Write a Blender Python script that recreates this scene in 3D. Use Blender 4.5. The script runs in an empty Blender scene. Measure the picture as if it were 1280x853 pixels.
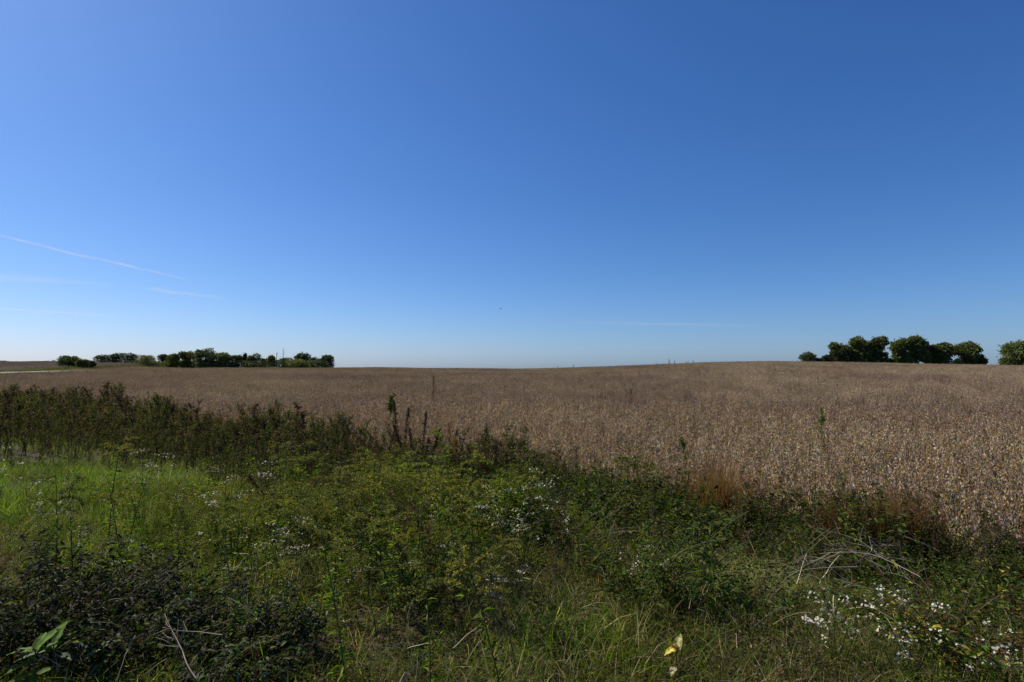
import bpy, math, random
import numpy as np
from mathutils import Vector
PI = math.pi
R = np.random.RandomState(11)
random.seed(11)
scene = bpy.context.scene
COL = bpy.data.collections.new("place")
scene.collection.children.link(COL)

# ------------------------------------------------------------------ camera, sky, sun
F = 711.0            # focal length in pixels of a 1280 px wide frame
EYE = 1.65
HOR = 461.0          # row of the true horizon in the 1280x853 frame
cam_d = bpy.data.cameras.new("camera")
cam = bpy.data.objects.new("camera", cam_d)
COL.objects.link(cam)
cam_d.sensor_width = 36.0
cam_d.lens = 36.0 * F / 1280.0
cam_d.clip_start = 0.05
cam_d.clip_end = 200000.0
PITCH = math.atan((HOR - 426.5) / F)
cam.location = (0, 0, EYE)
cam.rotation_euler = (PI / 2 + PITCH, 0, 0)
scene.camera = cam

SUN_EL, SUN_AZ = 46.0, -62.0        # degrees; azimuth from the viewing direction (+Y), negative = left
world = bpy.data.worlds.new("World")
scene.world = world
world.use_nodes = True
wn = world.node_tree
bg = wn.nodes["Background"]
sky = wn.nodes.new("ShaderNodeTexSky")
sky.sky_type = 'NISHITA'
sky.sun_disc = False
sky.sun_elevation = math.radians(SUN_EL)
sky.sun_rotation = math.radians(SUN_AZ)
sky.altitude = 0
sky.air_density = 1.0
sky.dust_density = 0.75
sky.ozone_density = 2.0
# the camera's colour response: one power curve per channel on the whole sky
sp = wn.nodes.new("ShaderNodeSeparateColor"); cb = wn.nodes.new("ShaderNodeCombineColor")
wn.links.new(sky.outputs[0], sp.inputs[0])
for ch, (mul, pw) in enumerate(((.51, 1.23), (.677, 1.05), (1.03, .95))):
    a = wn.nodes.new("ShaderNodeMath"); a.operation = 'POWER'; a.inputs[1].default_value = pw
    b = wn.nodes.new("ShaderNodeMath"); b.operation = 'MULTIPLY'; b.inputs[1].default_value = mul * 0.1 ** (pw - 1)
    wn.links.new(sp.outputs[ch], a.inputs[0]); wn.links.new(a.outputs[0], b.inputs[0]); wn.links.new(b.outputs[0], cb.inputs[ch])
# the air pales a little towards the horizon, all the way round
geo_w = wn.nodes.new("ShaderNodeTexCoord"); sx = wn.nodes.new("ShaderNodeSeparateXYZ"); wn.links.new(geo_w.outputs['Generated'], sx.inputs[0])
def wm(op, a, b):
    n = wn.nodes.new("ShaderNodeMath"); n.operation = op
    for i, v in enumerate((a, b)):
        if isinstance(v, (int, float)): n.inputs[i].default_value = v
        else: wn.links.new(v, n.inputs[i])
    return n.outputs[0]
ez = wm('POWER', 2.71828, wm('MULTIPLY', wm('MAXIMUM', sx.outputs[2], 0.0), -1 / 0.075))
vm = wn.nodes.new("ShaderNodeCombineXYZ")
for i, k in enumerate((.50, .36, .36)):
    wn.links.new(wm('ADD', wm('MULTIPLY', ez, k), 1.0), vm.inputs[i])
mm_ = wn.nodes.new("ShaderNodeVectorMath"); mm_.operation = 'MULTIPLY'
wn.links.new(cb.outputs[0], mm_.inputs[0]); wn.links.new(vm.outputs[0], mm_.inputs[1])
wn.links.new(mm_.outputs[0], bg.inputs[0])
bg.inputs[1].default_value = 0.082
sun_d = bpy.data.lights.new("sun", 'SUN')
sun_d.energy = 5.0
sun_d.angle = math.radians(0.5)
sun_d.color = (1.0, 0.90, 0.74)
sun = bpy.data.objects.new("sun", sun_d)
COL.objects.link(sun)
sdir = Vector((math.sin(math.radians(SUN_AZ)) * math.cos(math.radians(SUN_EL)),
               math.cos(math.radians(SUN_AZ)) * math.cos(math.radians(SUN_EL)),
               math.sin(math.radians(SUN_EL))))
sun.rotation_euler = sdir.to_track_quat('Z', 'Y').to_euler()
sun.location = sdir * 60
vs = scene.view_settings
vs.view_transform = 'Standard'
vs.look = 'None'
vs.exposure = 0.35
vs.gamma = 1.0
vs.use_curve_mapping = False
scene.render.engine = 'CYCLES'
cy = scene.cycles
cy.use_denoising = True
cy.max_bounces = 5
cy.diffuse_bounces = 2
cy.glossy_bounces = 2
cy.transmission_bounces = 3
cy.transparent_max_bounces = 12
cy.caustics_reflective = False
cy.caustics_refractive = False
cy.sample_clamp_indirect = 4.0

# ------------------------------------------------------------------ helpers
def sstep(t):
    t = np.clip(t, 0, 1)
    return t * t * (3 - 2 * t)

_NT = np.random.RandomState(5).rand(256, 256)
def noise(x, y, s, k=0):
    x = np.asarray(x, float) / s + 17.3 * k + 100
    y = np.asarray(y, float) / s + 9.1 * k + 100
    i, j = np.floor(x).astype(int), np.floor(y).astype(int)
    u, v = x - i, y - j
    u = u * u * (3 - 2 * u); v = v * v * (3 - 2 * v)
    i %= 256; j %= 256
    i2, j2 = (i + 1) % 256, (j + 1) % 256
    return (_NT[i, j] * (1 - u) * (1 - v) + _NT[i2, j] * u * (1 - v) + _NT[i, j2] * (1 - u) * v + _NT[i2, j2] * u * v)

EX = [-140, -60, -30, -22, -15, -8, -3, 1, 3, 6, 8, 12, 20, 60]
EY = [96, 52, 33, 27, 22.5, 18, 14.8, 12, 10.2, 7.8, 6.6, 5, 3, -6]
def edge(X, Y):                       # >0 inside the crop, <0 on the verge (metres)
    return (Y - np.interp(X, EX, EY)) * 0.76

ROAD = np.array([(-36, -60, 0.3), (-44, 0, 0.6), (-53, 38, 0.85), (-63.5, 70, 1.05), (-73.5, 100, 1.3), (-84, 130, 1.48), (-97, 170, 1.66), (-116, 230, 1.2), (-160, 380, -1.5)], float)
def road_near(X, Y):                  # distance to the road's centre line, its height there, side (+ = right of it)
    X = np.asarray(X, float); Y = np.asarray(Y, float)
    best = np.full(X.shape, 1e9); zz = np.zeros(X.shape); side = np.ones(X.shape)
    for a, b in zip(ROAD[:-1], ROAD[1:]):
        d = b[:2] - a[:2]; L2 = d @ d
        t = np.clip(((X - a[0]) * d[0] + (Y - a[1]) * d[1]) / L2, 0, 1)
        cx, cyy = a[0] + t * d[0], a[1] + t * d[1]
        dd = np.hypot(X - cx, Y - cyy)
        s = np.sign((X - a[0]) * d[1] - (Y - a[1]) * d[0])
        m = dd < best
        best = np.where(m, dd, best); zz = np.where(m, a[2] + t * (b[2] - a[2]), zz); side = np.where(m, s, side)
    return best, zz, side

#          px    skyline row   crest distance   plants' height there
SK = np.array([(-300, 455.0, 250, 0.0), (0, 454.6, 250, 0.0), (90, 454.8, 250, 0), (170, 456.0, 245, 0.0), (235, 460.2, 205, 0.8), (415, 460.0, 190, 0.85), (470, 459.6, 160, 0.85),
               (640, 461.6, 150, 0.85), (700, 460.3, 150, 0.85), (800, 457.0, 150, 0.85), (880, 454.0, 150, 0.85), (960, 453.0, 150, 0.85), (1060, 454.0, 150, 0.85),
               (1160, 456.0, 150, 0.85), (1280, 457.6, 150, 0.85), (1600, 459.0, 150, 0.85)], float)
def H(X, Y):
    X = np.asarray(X, float); Y = np.asarray(Y, float)
    r = np.hypot(X, Y)
    Yd = np.maximum(Y, r * 0.62)
    px = 640 + F * np.clip(X / np.maximum(Yd, 1e-3), -1.3, 1.3)
    ys = np.interp(px, SK[:, 0], SK[:, 1]); Rc = np.interp(px, SK[:, 0], SK[:, 2]); ph = np.interp(px, SK[:, 0], SK[:, 3])
    zc = EYE + (HOR - ys) / F * Rc - ph
    t = np.clip((Yd - 14) / (Rc - 14), 0, 1)
    back = -4.5 * sstep((Yd - Rc) / 260) * sstep((Yd - Rc) / 60 + .3)
    fld = -0.9 + (zc + 0.9) * np.sin(t * PI / 2) ** 1.15 + back
    e = edge(X, Y)
    bank = -0.9 + 0.9 * sstep((-e - 1.3) / 5.2)
    z = np.where(e > -1.3, fld, bank)
    z = z + 0.10 * (noise(X, Y, 2.3) - .5) * sstep((12 - np.abs(e)) / 8) + 0.05 * (noise(X, Y, .8, 3) - .5) * sstep((12 - np.abs(e)) / 8)
    d, rz, s = road_near(X, Y)
    w = sstep(1 - (d - 4.2) / 7.0)
    z = z * (1 - w) + (rz - 0.05) * w
    return z

def project(X, Y, Z):
    Y = np.maximum(Y, 1e-3)
    c, s = math.cos(PITCH), math.sin(PITCH)
    dz = Z - EYE
    dep = Y * c + dz * s
    up = -Y * s + dz * c
    return 640 + F * X / np.maximum(dep, 1e-3), 426.5 - F * up / np.maximum(dep, 1e-3), dep

def ground_at(px, py, h=0.0, tmax=400):    # the spot on the ground where a thing of height h shows its top at that place of the photograph
    c, s = math.cos(PITCH), math.sin(PITCH)
    u, v = (px - 640) / F, (426.5 - py) / F
    d = np.array([u, c - v * s, s + v * c])
    t = np.linspace(1.5, tmax, 6000)
    X, Y, Z = d[0] * t, d[1] * t, EYE + d[2] * t
    g = H(X, Y) + h
    k = np.argmax(Z <= g)
    return float(X[k]), float(Y[k]), float(H(X[k], Y[k]))

def col_at(px, Y):                          # a spot at depth Y under column px
    X = (px - 640) / F * Y
    return X, Y, float(H(X, Y))

class Geo:
    def __init__(s):
        s.v = []; s.c = []; s.t = []; s.q = []; s.n = 0
    def add(s, v, c, tris=None, quads=None):
        v = np.asarray(v, float).reshape(-1, 3)
        c = np.asarray(c, float)
        if c.ndim == 1: c = np.tile(c, (len(v), 1))
        s.v.append(v); s.c.append(c)
        if tris is not None and len(tris): s.t.append(np.asarray(tris) + s.n)
        if quads is not None and len(quads): s.q.append(np.asarray(quads) + s.n)
        s.n += len(v)
    def mesh(s, name, mat, smooth=False):
        v = np.concatenate(s.v); c = np.concatenate(s.c)
        t = np.concatenate(s.t) if s.t else np.zeros((0, 3), int)
        q = np.concatenate(s.q) if s.q else np.zeros((0, 4), int)
        me = bpy.data.meshes.new(name)
        me.vertices.add(len(v)); me.vertices.foreach_set('co', v.astype(np.float32).ravel())
        nl = len(t) * 3 + len(q) * 4
        me.loops.add(nl); me.loops.foreach_set('vertex_index', np.concatenate([t.ravel(), q.ravel()]).astype(np.int32))
        me.polygons.add(len(t) + len(q))
        st = np.concatenate([np.arange(len(t)) * 3, len(t) * 3 + np.arange(len(q)) * 4]).astype(np.int32)
        me.polygons.foreach_set('loop_start', st)
        me.polygons.foreach_set('loop_total', np.concatenate([np.full(len(t), 3), np.full(len(q), 4)]).astype(np.int32))
        me.polygons.foreach_set('use_smooth', np.full(len(t) + len(q), smooth))
        a = me.color_attributes.new('Col', 'FLOAT_COLOR', 'POINT')
        a.data.foreach_set('color', np.concatenate([np.clip(c, 0, 1), np.ones((len(c), 1))], 1).astype(np.float32).ravel())
        me.materials.append(mat)
        me.update(calc_edges=True); me.validate()
        return me
    def ob(s, name, mat, parent=None, link=True, smooth=False):
        o = bpy.data.objects.new(name, s.mesh(name, mat, smooth))
        if link: COL.objects.link(o)
        if parent: o.parent = parent
        return o

def unit(a):
    a = np.asarray(a, float)
    return a / np.maximum(np.linalg.norm(a, axis=-1, keepdims=True), 1e-9)

def rdir(n, zmin=-1, zmax=1, rs=R):
    z = rs.uniform(zmin, zmax, n); p = rs.uniform(0, 2 * PI, n); w = np.sqrt(np.maximum(0, 1 - z * z))
    return np.stack([w * np.cos(p), w * np.sin(p), z], 1)

def vary(col, n, a=.15, h=.08, rs=R):
    c = np.asarray(col, float)
    c = np.tile(c, (n, 1)) if c.ndim == 1 else c
    return np.clip(c * (1 + rs.uniform(-a, a, (n, 1))) * (1 + rs.uniform(-h, h, (n, 3))), 0, 1)

def pick(cols, p, n, rs=R):
    return np.asarray(cols, float)[rs.choice(len(cols), n, p=np.asarray(p) / np.sum(p))]

def leaves(g, B, D, L, W, C, fold=.35, wide=.42, droop=0.0, rs=R):
    """folded diamond leaves: B base, D direction, L length, W width"""
    n = len(B); D = unit(D)
    N = unit(rdir(n, .2, 1, rs)); S = unit(np.cross(D, N)); N = np.cross(S, D)
    L = np.broadcast_to(L, n)[:, None]; W = np.broadcast_to(W, n)[:, None]
    m = B + D * L * wide
    tip = B + D * L; tip[:, 2] -= (droop * L)[:, 0]
    v = np.stack([B, m + S * W / 2 + N * W * fold / 2, tip, m - S * W / 2 + N * W * fold / 2, m - N * W * .05], 1).reshape(-1, 3)
    i = np.arange(n)[:, None] * 5
    t = np.concatenate([i + [0, 1, 4], i + [1, 2, 4], i + [2, 3, 4], i + [3, 0, 4]])
    g.add(v, np.repeat(C, 5, 0), tris=t)

def specks(g, B, D, L, W, C, rs=R):
    """small two-triangle leaves"""
    n = len(B); D = unit(D)
    S = unit(np.cross(D, rdir(n, -1, 1, rs)))
    L = np.broadcast_to(L, n)[:, None]; W = np.broadcast_to(W, n)[:, None]
    N = np.cross(S, D)
    m = B + D * L * .45
    v = np.stack([B, m + S * W / 2 + N * W * .15, B + D * L, m - S * W / 2 + N * W * .15], 1).reshape(-1, 3)
    i = np.arange(n)[:, None] * 4
    g.add(v, np.repeat(C, 4, 0), tris=np.concatenate([i + [0, 1, 2], i + [0, 2, 3]]))

def blades(g, B, az, h, lean, w, C, seg=3):
    n = len(B)
    d = np.stack([np.cos(az), np.sin(az), np.zeros(n)], 1)
    tw = az + R.uniform(-1.2, 1.2, n)
    s = np.stack([-np.sin(tw), np.cos(tw), np.zeros(n)], 1)
    vs_, = [[]]
    for k in range(seg + 1):
        t = k / seg
        p = B + d * (lean * h * t ** 1.8)[:, None]
        p[:, 2] += h * (t - .38 * np.minimum(lean, 1.6) * t ** 2.6)
        ww = (w * (1 - t ** 1.6) * .5 + 0.0002)[:, None]
        if k < seg:
            vs_ += [p - s * ww, p + s * ww]
        else:
            vs_ += [p]
    m = len(vs_)
    v = np.stack(vs_, 1).reshape(-1, 3)
    i = np.arange(n)[:, None] * m
    q = [i + [2 * k, 2 * k + 1, 2 * k + 3, 2 * k + 2] for k in range(seg - 1)]
    t = i + [2 * seg - 2, 2 * seg - 1, 2 * seg]
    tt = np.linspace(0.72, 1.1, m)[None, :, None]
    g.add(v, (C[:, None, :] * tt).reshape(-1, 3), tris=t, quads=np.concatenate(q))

def tube(g, P, rad, C, n=4):
    P = np.asarray(P, float); rad = np.broadcast_to(rad, len(P))
    T = unit(np.gradient(P, axis=0))
    ref = np.array([.31, .17, 1.0]) if abs(T[:, 2]).mean() < .8 else np.array([1.0, .23, .1])
    A = unit(np.cross(T, ref)); Bv = np.cross(T, A)
    a = np.arange(n) * 2 * PI / n
    ring = (P[:, None] + rad[:, None, None] * (np.cos(a)[None, :, None] * A[:, None] + np.sin(a)[None, :, None] * Bv[:, None]))
    v = ring.reshape(-1, 3)
    q = []
    for k in range(len(P) - 1):
        for j in range(n):
            q.append((k * n + j, k * n + (j + 1) % n, (k + 1) * n + (j + 1) % n, (k + 1) * n + j))
    C = np.asarray(C, float)
    c = C if C.ndim == 1 else np.repeat(C, n, 0)
    last = (len(P) - 1) * n
    g.add(v, c, tris=[(last, last + j, last + j + 1) for j in range(1, n - 1)], quads=q)

def curve(p0, d0, L, bend=(0, 0, 0), k=6, wob=0.0, rs=R):
    p = np.array(p0, float); d = unit(np.array(d0, float)); out = [p.copy()]
    for i in range(k):
        d = unit(d + np.array(bend) / k + rs.uniform(-wob, wob, 3))
        p = p + d * L / k
        out.append(p.copy())
    return np.array(out)

# ------------------------------------------------------------------ materials
def new_mat(name):
    m = bpy.data.materials.new(name); m.use_nodes = True
    nt = m.node_tree; nt.nodes.clear()
    return m, nt, nt.nodes.new, nt.links.new

def foliage_mat(name, trans=.3, rough=.6, spec=.25, vmin=.8, vmax=1.2, patch=.25, pscale=.35, tcol=(1.15, 1.25, .6)):
    m, nt, N, Lk = new_mat(name)
    out = N('ShaderNodeOutputMaterial')
    at = N('ShaderNodeAttribute'); at.attribute_name = 'Col'
    oi = N('ShaderNodeObjectInfo')
    mr = N('ShaderNodeMapRange'); mr.inputs[3].default_value = vmin; mr.inputs[4].default_value = vmax
    Lk(oi.outputs['Random'], mr.inputs[0])
    geo = N('ShaderNodeNewGeometry')
    nz = N('ShaderNodeTexNoise'); nz.inputs['Scale'].default_value = pscale; nz.inputs['Detail'].default_value = 3
    Lk(geo.outputs['Position'], nz.inputs['Vector'])
    mr2 = N('ShaderNodeMapRange'); mr2.inputs[1].default_value = .3; mr2.inputs[2].default_value = .7
    mr2.inputs[3].default_value = 1 - patch; mr2.inputs[4].default_value = 1 + patch
    Lk(nz.outputs['Fac'], mr2.inputs[0])
    mu = N('ShaderNodeMath'); mu.operation = 'MULTIPLY'; Lk(mr.outputs[0], mu.inputs[0]); Lk(mr2.outputs[0], mu.inputs[1])
    hs = N('ShaderNodeHueSaturation')
    mh = N('ShaderNodeMapRange'); mh.inputs[1].default_value = .3; mh.inputs[2].default_value = .7; mh.inputs[3].default_value = .485; mh.inputs[4].default_value = .515
    Lk(nz.outputs['Fac'], mh.inputs[0]); Lk(mh.outputs[0], hs.inputs['Hue'])
    Lk(at.outputs['Color'], hs.inputs['Color']); Lk(mu.outputs[0], hs.inputs['Value'])
    pb = N('ShaderNodeBsdfPrincipled'); pb.inputs['Roughness'].default_value = rough; pb.inputs['Specular IOR Level'].default_value = spec
    Lk(hs.outputs[0], pb.inputs['Base Color'])
    tr = N('ShaderNodeBsdfTranslucent')
    mx = N('ShaderNodeMix'); mx.data_type = 'RGBA'; mx.blend_type = 'MULTIPLY'; mx.inputs[0].default_value = 1
    mx.inputs[7].default_value = (*tcol, 1)
    Lk(hs.outputs[0], mx.inputs[6]); Lk(mx.outputs[2], tr.inputs['Color'])
    ms = N('ShaderNodeMixShader'); ms.inputs[0].default_value = trans
    Lk(pb.outputs[0], ms.inputs[1]); Lk(tr.outputs[0], ms.inputs[2]); Lk(ms.outputs[0], out.inputs['Surface'])
    return m

M_GRASS = foliage_mat('grass_blades', .42, .6, .12, .65, 1.35, .35, .8, (1.25, 1.35, .4))
M_LEAF = foliage_mat('weed_leaves', .38, .6, .14, .65, 1.35, .3, .9, (1.25, 1.35, .4))
M_BROAD = foliage_mat('broad_leaf', .4, .6, .12, .85, 1.15, .45, 38.0, (1.25, 1.35, .4))
M_SOY = foliage_mat('dry_soybean', .25, .7, .15, .72, 1.28, .2, .07, (1.1, 1.0, .8))
M_DRY = foliage_mat('dry_stems', .08, .7, .25, .75, 1.25, .1, .8, (1, .9, .7))
M_PETAL = foliage_mat('flower_petals', .25, .7, .2, .85, 1.1, .05, 1.0, (1, 1, 1))
M_TREE = foliage_mat('tree_leaves', .22, .55, .3, .85, 1.15, .3, .12)
M_BARK = foliage_mat('bark', 0.0, .9, .1, .85, 1.1, .2, 1.5, (1, 1, 1))

def surf_mat(name, stops, scale, detail=8, bump=.4, bscale=30, rough=.95, big=None):
    m, nt, N, Lk = new_mat(name)
    out = N('ShaderNodeOutputMaterial'); pb = N('ShaderNodeBsdfPrincipled'); pb.inputs['Roughness'].default_value = rough
    pb.inputs['Specular IOR Level'].default_value = .1
    geo = N('ShaderNodeNewGeometry')
    nz = N('ShaderNodeTexNoise'); nz.inputs['Scale'].default_value = scale; nz.inputs['Detail'].default_value = detail
    nz.inputs['Roughness'].default_value = .7
    Lk(geo.outputs['Position'], nz.inputs['Vector'])
    cr = N('ShaderNodeValToRGB')
    while len(cr.color_ramp.elements) < len(stops): cr.color_ramp.elements.new(.5)
    for e, (p, c) in zip(cr.color_ramp.elements, stops): e.position = p; e.color = (*c, 1)
    Lk(nz.outputs['Fac'], cr.inputs[0])
    src = cr.outputs[0]
    if big:
        n2 = N('ShaderNodeTexNoise'); n2.inputs['Scale'].default_value = big; n2.inputs['Detail'].default_value = 4
        Lk(geo.outputs['Position'], n2.inputs['Vector'])
        mr = N('ShaderNodeMapRange'); mr.inputs[1].default_value = .3; mr.inputs[2].default_value = .7; mr.inputs[3].default_value = .75; mr.inputs[4].default_value = 1.25
        Lk(n2.outputs['Fac'], mr.inputs[0])
        hs = N('ShaderNodeHueSaturation'); Lk(src, hs.inputs['Color']); Lk(mr.outputs[0], hs.inputs['Value']); src = hs.outputs[0]
    Lk(src, pb.inputs['Base Color'])
    nb = N('ShaderNodeTexNoise'); nb.inputs['Scale'].default_value = bscale; nb.inputs['Detail'].default_value = 6
    Lk(geo.outputs['Position'], nb.inputs['Vector'])
    bp = N('ShaderNodeBump'); bp.inputs['Strength'].default_value = bump; bp.inputs['Distance'].default_value = .05
    Lk(nb.outputs['Fac'], bp.inputs['Height']); Lk(bp.outputs[0], pb.inputs['Normal'])
    Lk(pb.outputs[0], out.inputs['Surface'])
    return m
M_GROUND = surf_mat('soil_and_litter', [(.3, (.02, .017, .01)), (.5, (.045, .038, .02)), (.7, (.085, .07, .04))], 14, 10, .6, 18, .95, .05)
M_ROAD = surf_mat('pale_gravel', [(.3, (.24, .235, .225)), (.5, (.30, .295, .285)), (.7, (.37, .36, .35))], 8, 8, .3, 40, .95, .2)

def tag(o, label=None, cat=None, group=None, kind=None):
    if label: o['label'] = label
    if cat: o['category'] = cat
    if group: o['group'] = group
    if kind: o['kind'] = kind
    return o

# ------------------------------------------------------------------ the ground, one sheet out to the horizon
def build_ground():
    rr = np.concatenate([[0], np.geomspace(1.0, 9, 26), np.arange(9.35, 40, .4), np.geomspace(40, 320, 130), np.geomspace(330, 60000, 34)])
    na = 720
    a = np.linspace(0, 2 * PI, na, endpoint=False)
    X = rr[1:, None] * np.sin(a)[None]; Y = rr[1:, None] * np.cos(a)[None]
    Z = H(X, Y)
    v = np.concatenate([[[0, 0, float(H(0., 0.))]], np.stack([X, Y, Z], -1).reshape(-1, 3)])
    nr = len(rr) - 1
    i, j = np.meshgrid(np.arange(nr - 1), np.arange(na), indexing='ij')
    A = 1 + i * na + j; B = 1 + i * na + (j + 1) % na; C = 1 + (i + 1) * na + (j + 1) % na; D = 1 + (i + 1) * na + j
    j1 = np.arange(na)
    g = Geo()
    g.add(v, np.full((len(v), 3), .1), tris=np.stack([np.zeros(na, int), 1 + (j1 + 1) % na, 1 + j1], 1), quads=np.stack([A, B, C, D], -1).reshape(-1, 4)[:, ::-1])
    o = g.ob('ground', M_GROUND, smooth=True)
    tag(o, kind='structure')
build_ground()

def build_road():
    g = Geo(); P = []
    for a, b in zip(ROAD[:-1], ROAD[1:]):
        for t in np.linspace(0, 1, 24, endpoint=False): P.append(a + (b - a) * t)
    P = np.array(P)
    k = np.ones(15) / 15
    Pp = np.pad(P, ((7, 7), (0, 0)), 'edge'); P = np.stack([np.convolve(Pp[:, i], k, 'valid') for i in range(3)], 1)
    T = unit(np.gradient(P, axis=0) * [1, 1, 0]); S = np.stack([T[:, 1], -T[:, 0], np.zeros(len(T))], 1)
    offs = [-3.9, -3.3, -1.5, 0, 1.5, 3.3, 3.9]; zz = [-.05, .07, .12, .15, .12, .07, -.05]
    v = np.stack([P + S * o + [0, 0, z] for o, z in zip(offs, zz)], 1)
    m = len(offs)
    q = [(i * m + j, i * m + j + 1, (i + 1) * m + j + 1, (i + 1) * m + j) for i in range(len(P) - 1) for j in range(m - 1)]
    g.add(v.reshape(-1, 3), np.full((len(P) * m, 3), .3), quads=q)
    tag(g.ob('road', M_ROAD, smooth=True), kind='structure')
build_road()

# ------------------------------------------------------------------ scattering of uncountable ground cover
def scatter(name, protos, X, Y, scale, tilt=.12, sink=0.02, rz=None):
    """one object of kind stuff; its points carry instances of the given small meshes"""
    n = len(X)
    me = bpy.data.meshes.new(name)
    Z = H(X, Y) - sink
    me.vertices.add(n); me.vertices.foreach_set('co', np.stack([X, Y, Z], 1).astype(np.float32).ravel())
    rot = np.stack([R.normal(0, tilt, n), R.normal(0, tilt, n), R.uniform(0, 2 * PI, n) if rz is None else rz], 1)
    a = me.attributes.new('rot', 'FLOAT_VECTOR', 'POINT'); a.data.foreach_set('vector', rot.astype(np.float32).ravel())
    a = me.attributes.new('scl', 'FLOAT', 'POINT'); a.data.foreach_set('value', np.broadcast_to(scale, n).astype(np.float32))
    a = me.attributes.new('idx', 'INT', 'POINT'); a.data.foreach_set('value', R.randint(0, len(protos), n).astype(np.int32))
    o = bpy.data.objects.new(name, me); COL.objects.link(o)
    pc = bpy.data.collections.new(name + '_kinds')
    for p in protos: pc.objects.link(p)
    nt = bpy.data.node_groups.new(name, 'GeometryNodeTree')
    nt.interface.new_socket('Geometry', in_out='INPUT', socket_type='NodeSocketGeometry')
    nt.interface.new_socket('Geometry', in_out='OUTPUT', socket_type='NodeSocketGeometry')
    N = nt.nodes.new; Lk = nt.links.new
    gi = N('NodeGroupInput'); go = N('NodeGroupOutput')
    ci = N('GeometryNodeCollectionInfo'); ci.inputs['Collection'].default_value = pc
    ci.inputs['Separate Children'].default_value = True; ci.inputs['Reset Children'].default_value = True
    ip = N('GeometryNodeInstanceOnPoints'); ip.inputs['Pick Instance'].default_value = True
    def at(nm, typ):
        x = N('GeometryNodeInputNamedAttribute'); x.data_type = typ; x.inputs['Name'].default_value = nm
        return [s for s in x.outputs if s.enabled and s.name == 'Attribute'][0]
    e2r = N('FunctionNodeEulerToRotation')
    Lk(at('rot', 'FLOAT_VECTOR'), e2r.inputs[0])
    Lk(gi.outputs[0], ip.inputs['Points']); Lk(ci.outputs[0], ip.inputs['Instance'])
    Lk(at('idx', 'INT'), ip.inputs['Instance Index']); Lk(e2r.outputs[0], ip.inputs['Rotation']); Lk(at('scl', 'FLOAT'), ip.inputs['Scale'])
    Lk(ip.outputs[0], go.inputs[0])
    md = o.modifiers.new('scatter', 'NODES'); md.node_group = nt
    tag(o, kind='stuff')
    return o

# ------------------------------------------------------------------ colours
TAN = (.57, .455, .335); TAN2 = (.40, .305, .225); STRAW = (.36, .31, .17); OCHRE = (.36, .20, .05); RUST = (.15, .06, .025)
GREEN = (.085, .145, .012); LIME = (.17, .22, .014); DARKG = (.032, .058, .010); OLIVE = (.095, .10, .02); BROWN = (.075, .05, .032); MAROON = (.05, .02, .018)
GOLD = (.36, .32, .02); GREY = (.21, .185, .15); WHITE = (.64, .62, .57)

# ------------------------------------------------------------------ plant builders (all stand at the origin)
def soy_plant(g, x=0., y=0., h=.9, n=34, rs=R, leafy=.25, fine=True):
    lean = rs.normal(0, .06, 2)
    st = curve((x, y, 0), (lean[0], lean[1], 1), h, (rs.normal(0, .15), rs.normal(0, .15), 0), 4, .03, rs)
    tube(g, st, np.linspace(.0055, .003, 5), np.array(TAN2) * .9, 3)
    brs = [st]
    for k in range(rs.randint(1, 4)):
        a = rs.uniform(0, 2 * PI); z0 = rs.uniform(.15, .4)
        b = curve(st[0] * (1 - z0) + st[-1] * z0, (.28 * math.cos(a), .28 * math.sin(a), 1), h * (1 - z0) * rs.uniform(.7, .95), (0, 0, .4), 3, .04, rs)
        tube(g, b, np.linspace(.003, .0015, 4), np.array(TAN2) * .8, 3)
        brs.append(b)
    P = []
    for k in range(n):
        b = brs[rs.randint(len(brs))]
        t = rs.uniform(.12, 1) * (len(b) - 1); i = min(int(t), len(b) - 2); P.append(b[i] + (b[i + 1] - b[i]) * (t - i))
    P = np.array(P)
    D = rdir(n, .72, .99, rs); D[:, 2] *= np.where(rs.rand(n) < .45, -1, 1)
    C = vary(pick([TAN, TAN2, (.20, .13, .085), STRAW], [.46, .26, .2, .08], n, rs), n, .25, .06, rs)
    specks(g, P, D, rs.uniform(.045, .075, n), rs.uniform(.010, .016, n), C, rs)
    m = int(n * leafy)
    if m:
        P = np.array([b_[rs.randint(len(b_))] for b_ in [brs[rs.randint(len(brs))] for _ in range(m)]]) + rs.normal(0, .05, (m, 3))
        P[:, 2] = np.clip(P[:, 2], .05, h)
        C = vary(pick([OCHRE, STRAW, RUST, (.30, .23, .04), GREEN, TAN2], [.24, .16, .15, .2, .1, .15], m, rs), m, .3, .1, rs)
        leaves(g, P, rdir(m, -1, .1, rs), rs.uniform(.035, .065, m), rs.uniform(.018, .032, m), C, .8, rs=rs)

def proto(fn, name, mat):
    g = Geo(); fn(g)
    return g.ob(name, mat, link=False)

# grass
def grass_tuft(g, n=46, hmin=.10, hmax=.34, rad=.14, cols=(GREEN, LIME, STRAW, OLIVE), p=(.45, .25, .15, .15), lean=(.2, 1.5), w=(.003, .0055)):
    B = np.stack([R.normal(0, rad, n), R.normal(0, rad, n), np.zeros(n)], 1)
    C = vary(pick(cols, p, n), n, .3, .1)
    blades(g, B, R.uniform(0, 2 * PI, n), R.uniform(hmin, hmax, n), R.uniform(*lean, n), R.uniform(*w, n), C)

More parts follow.
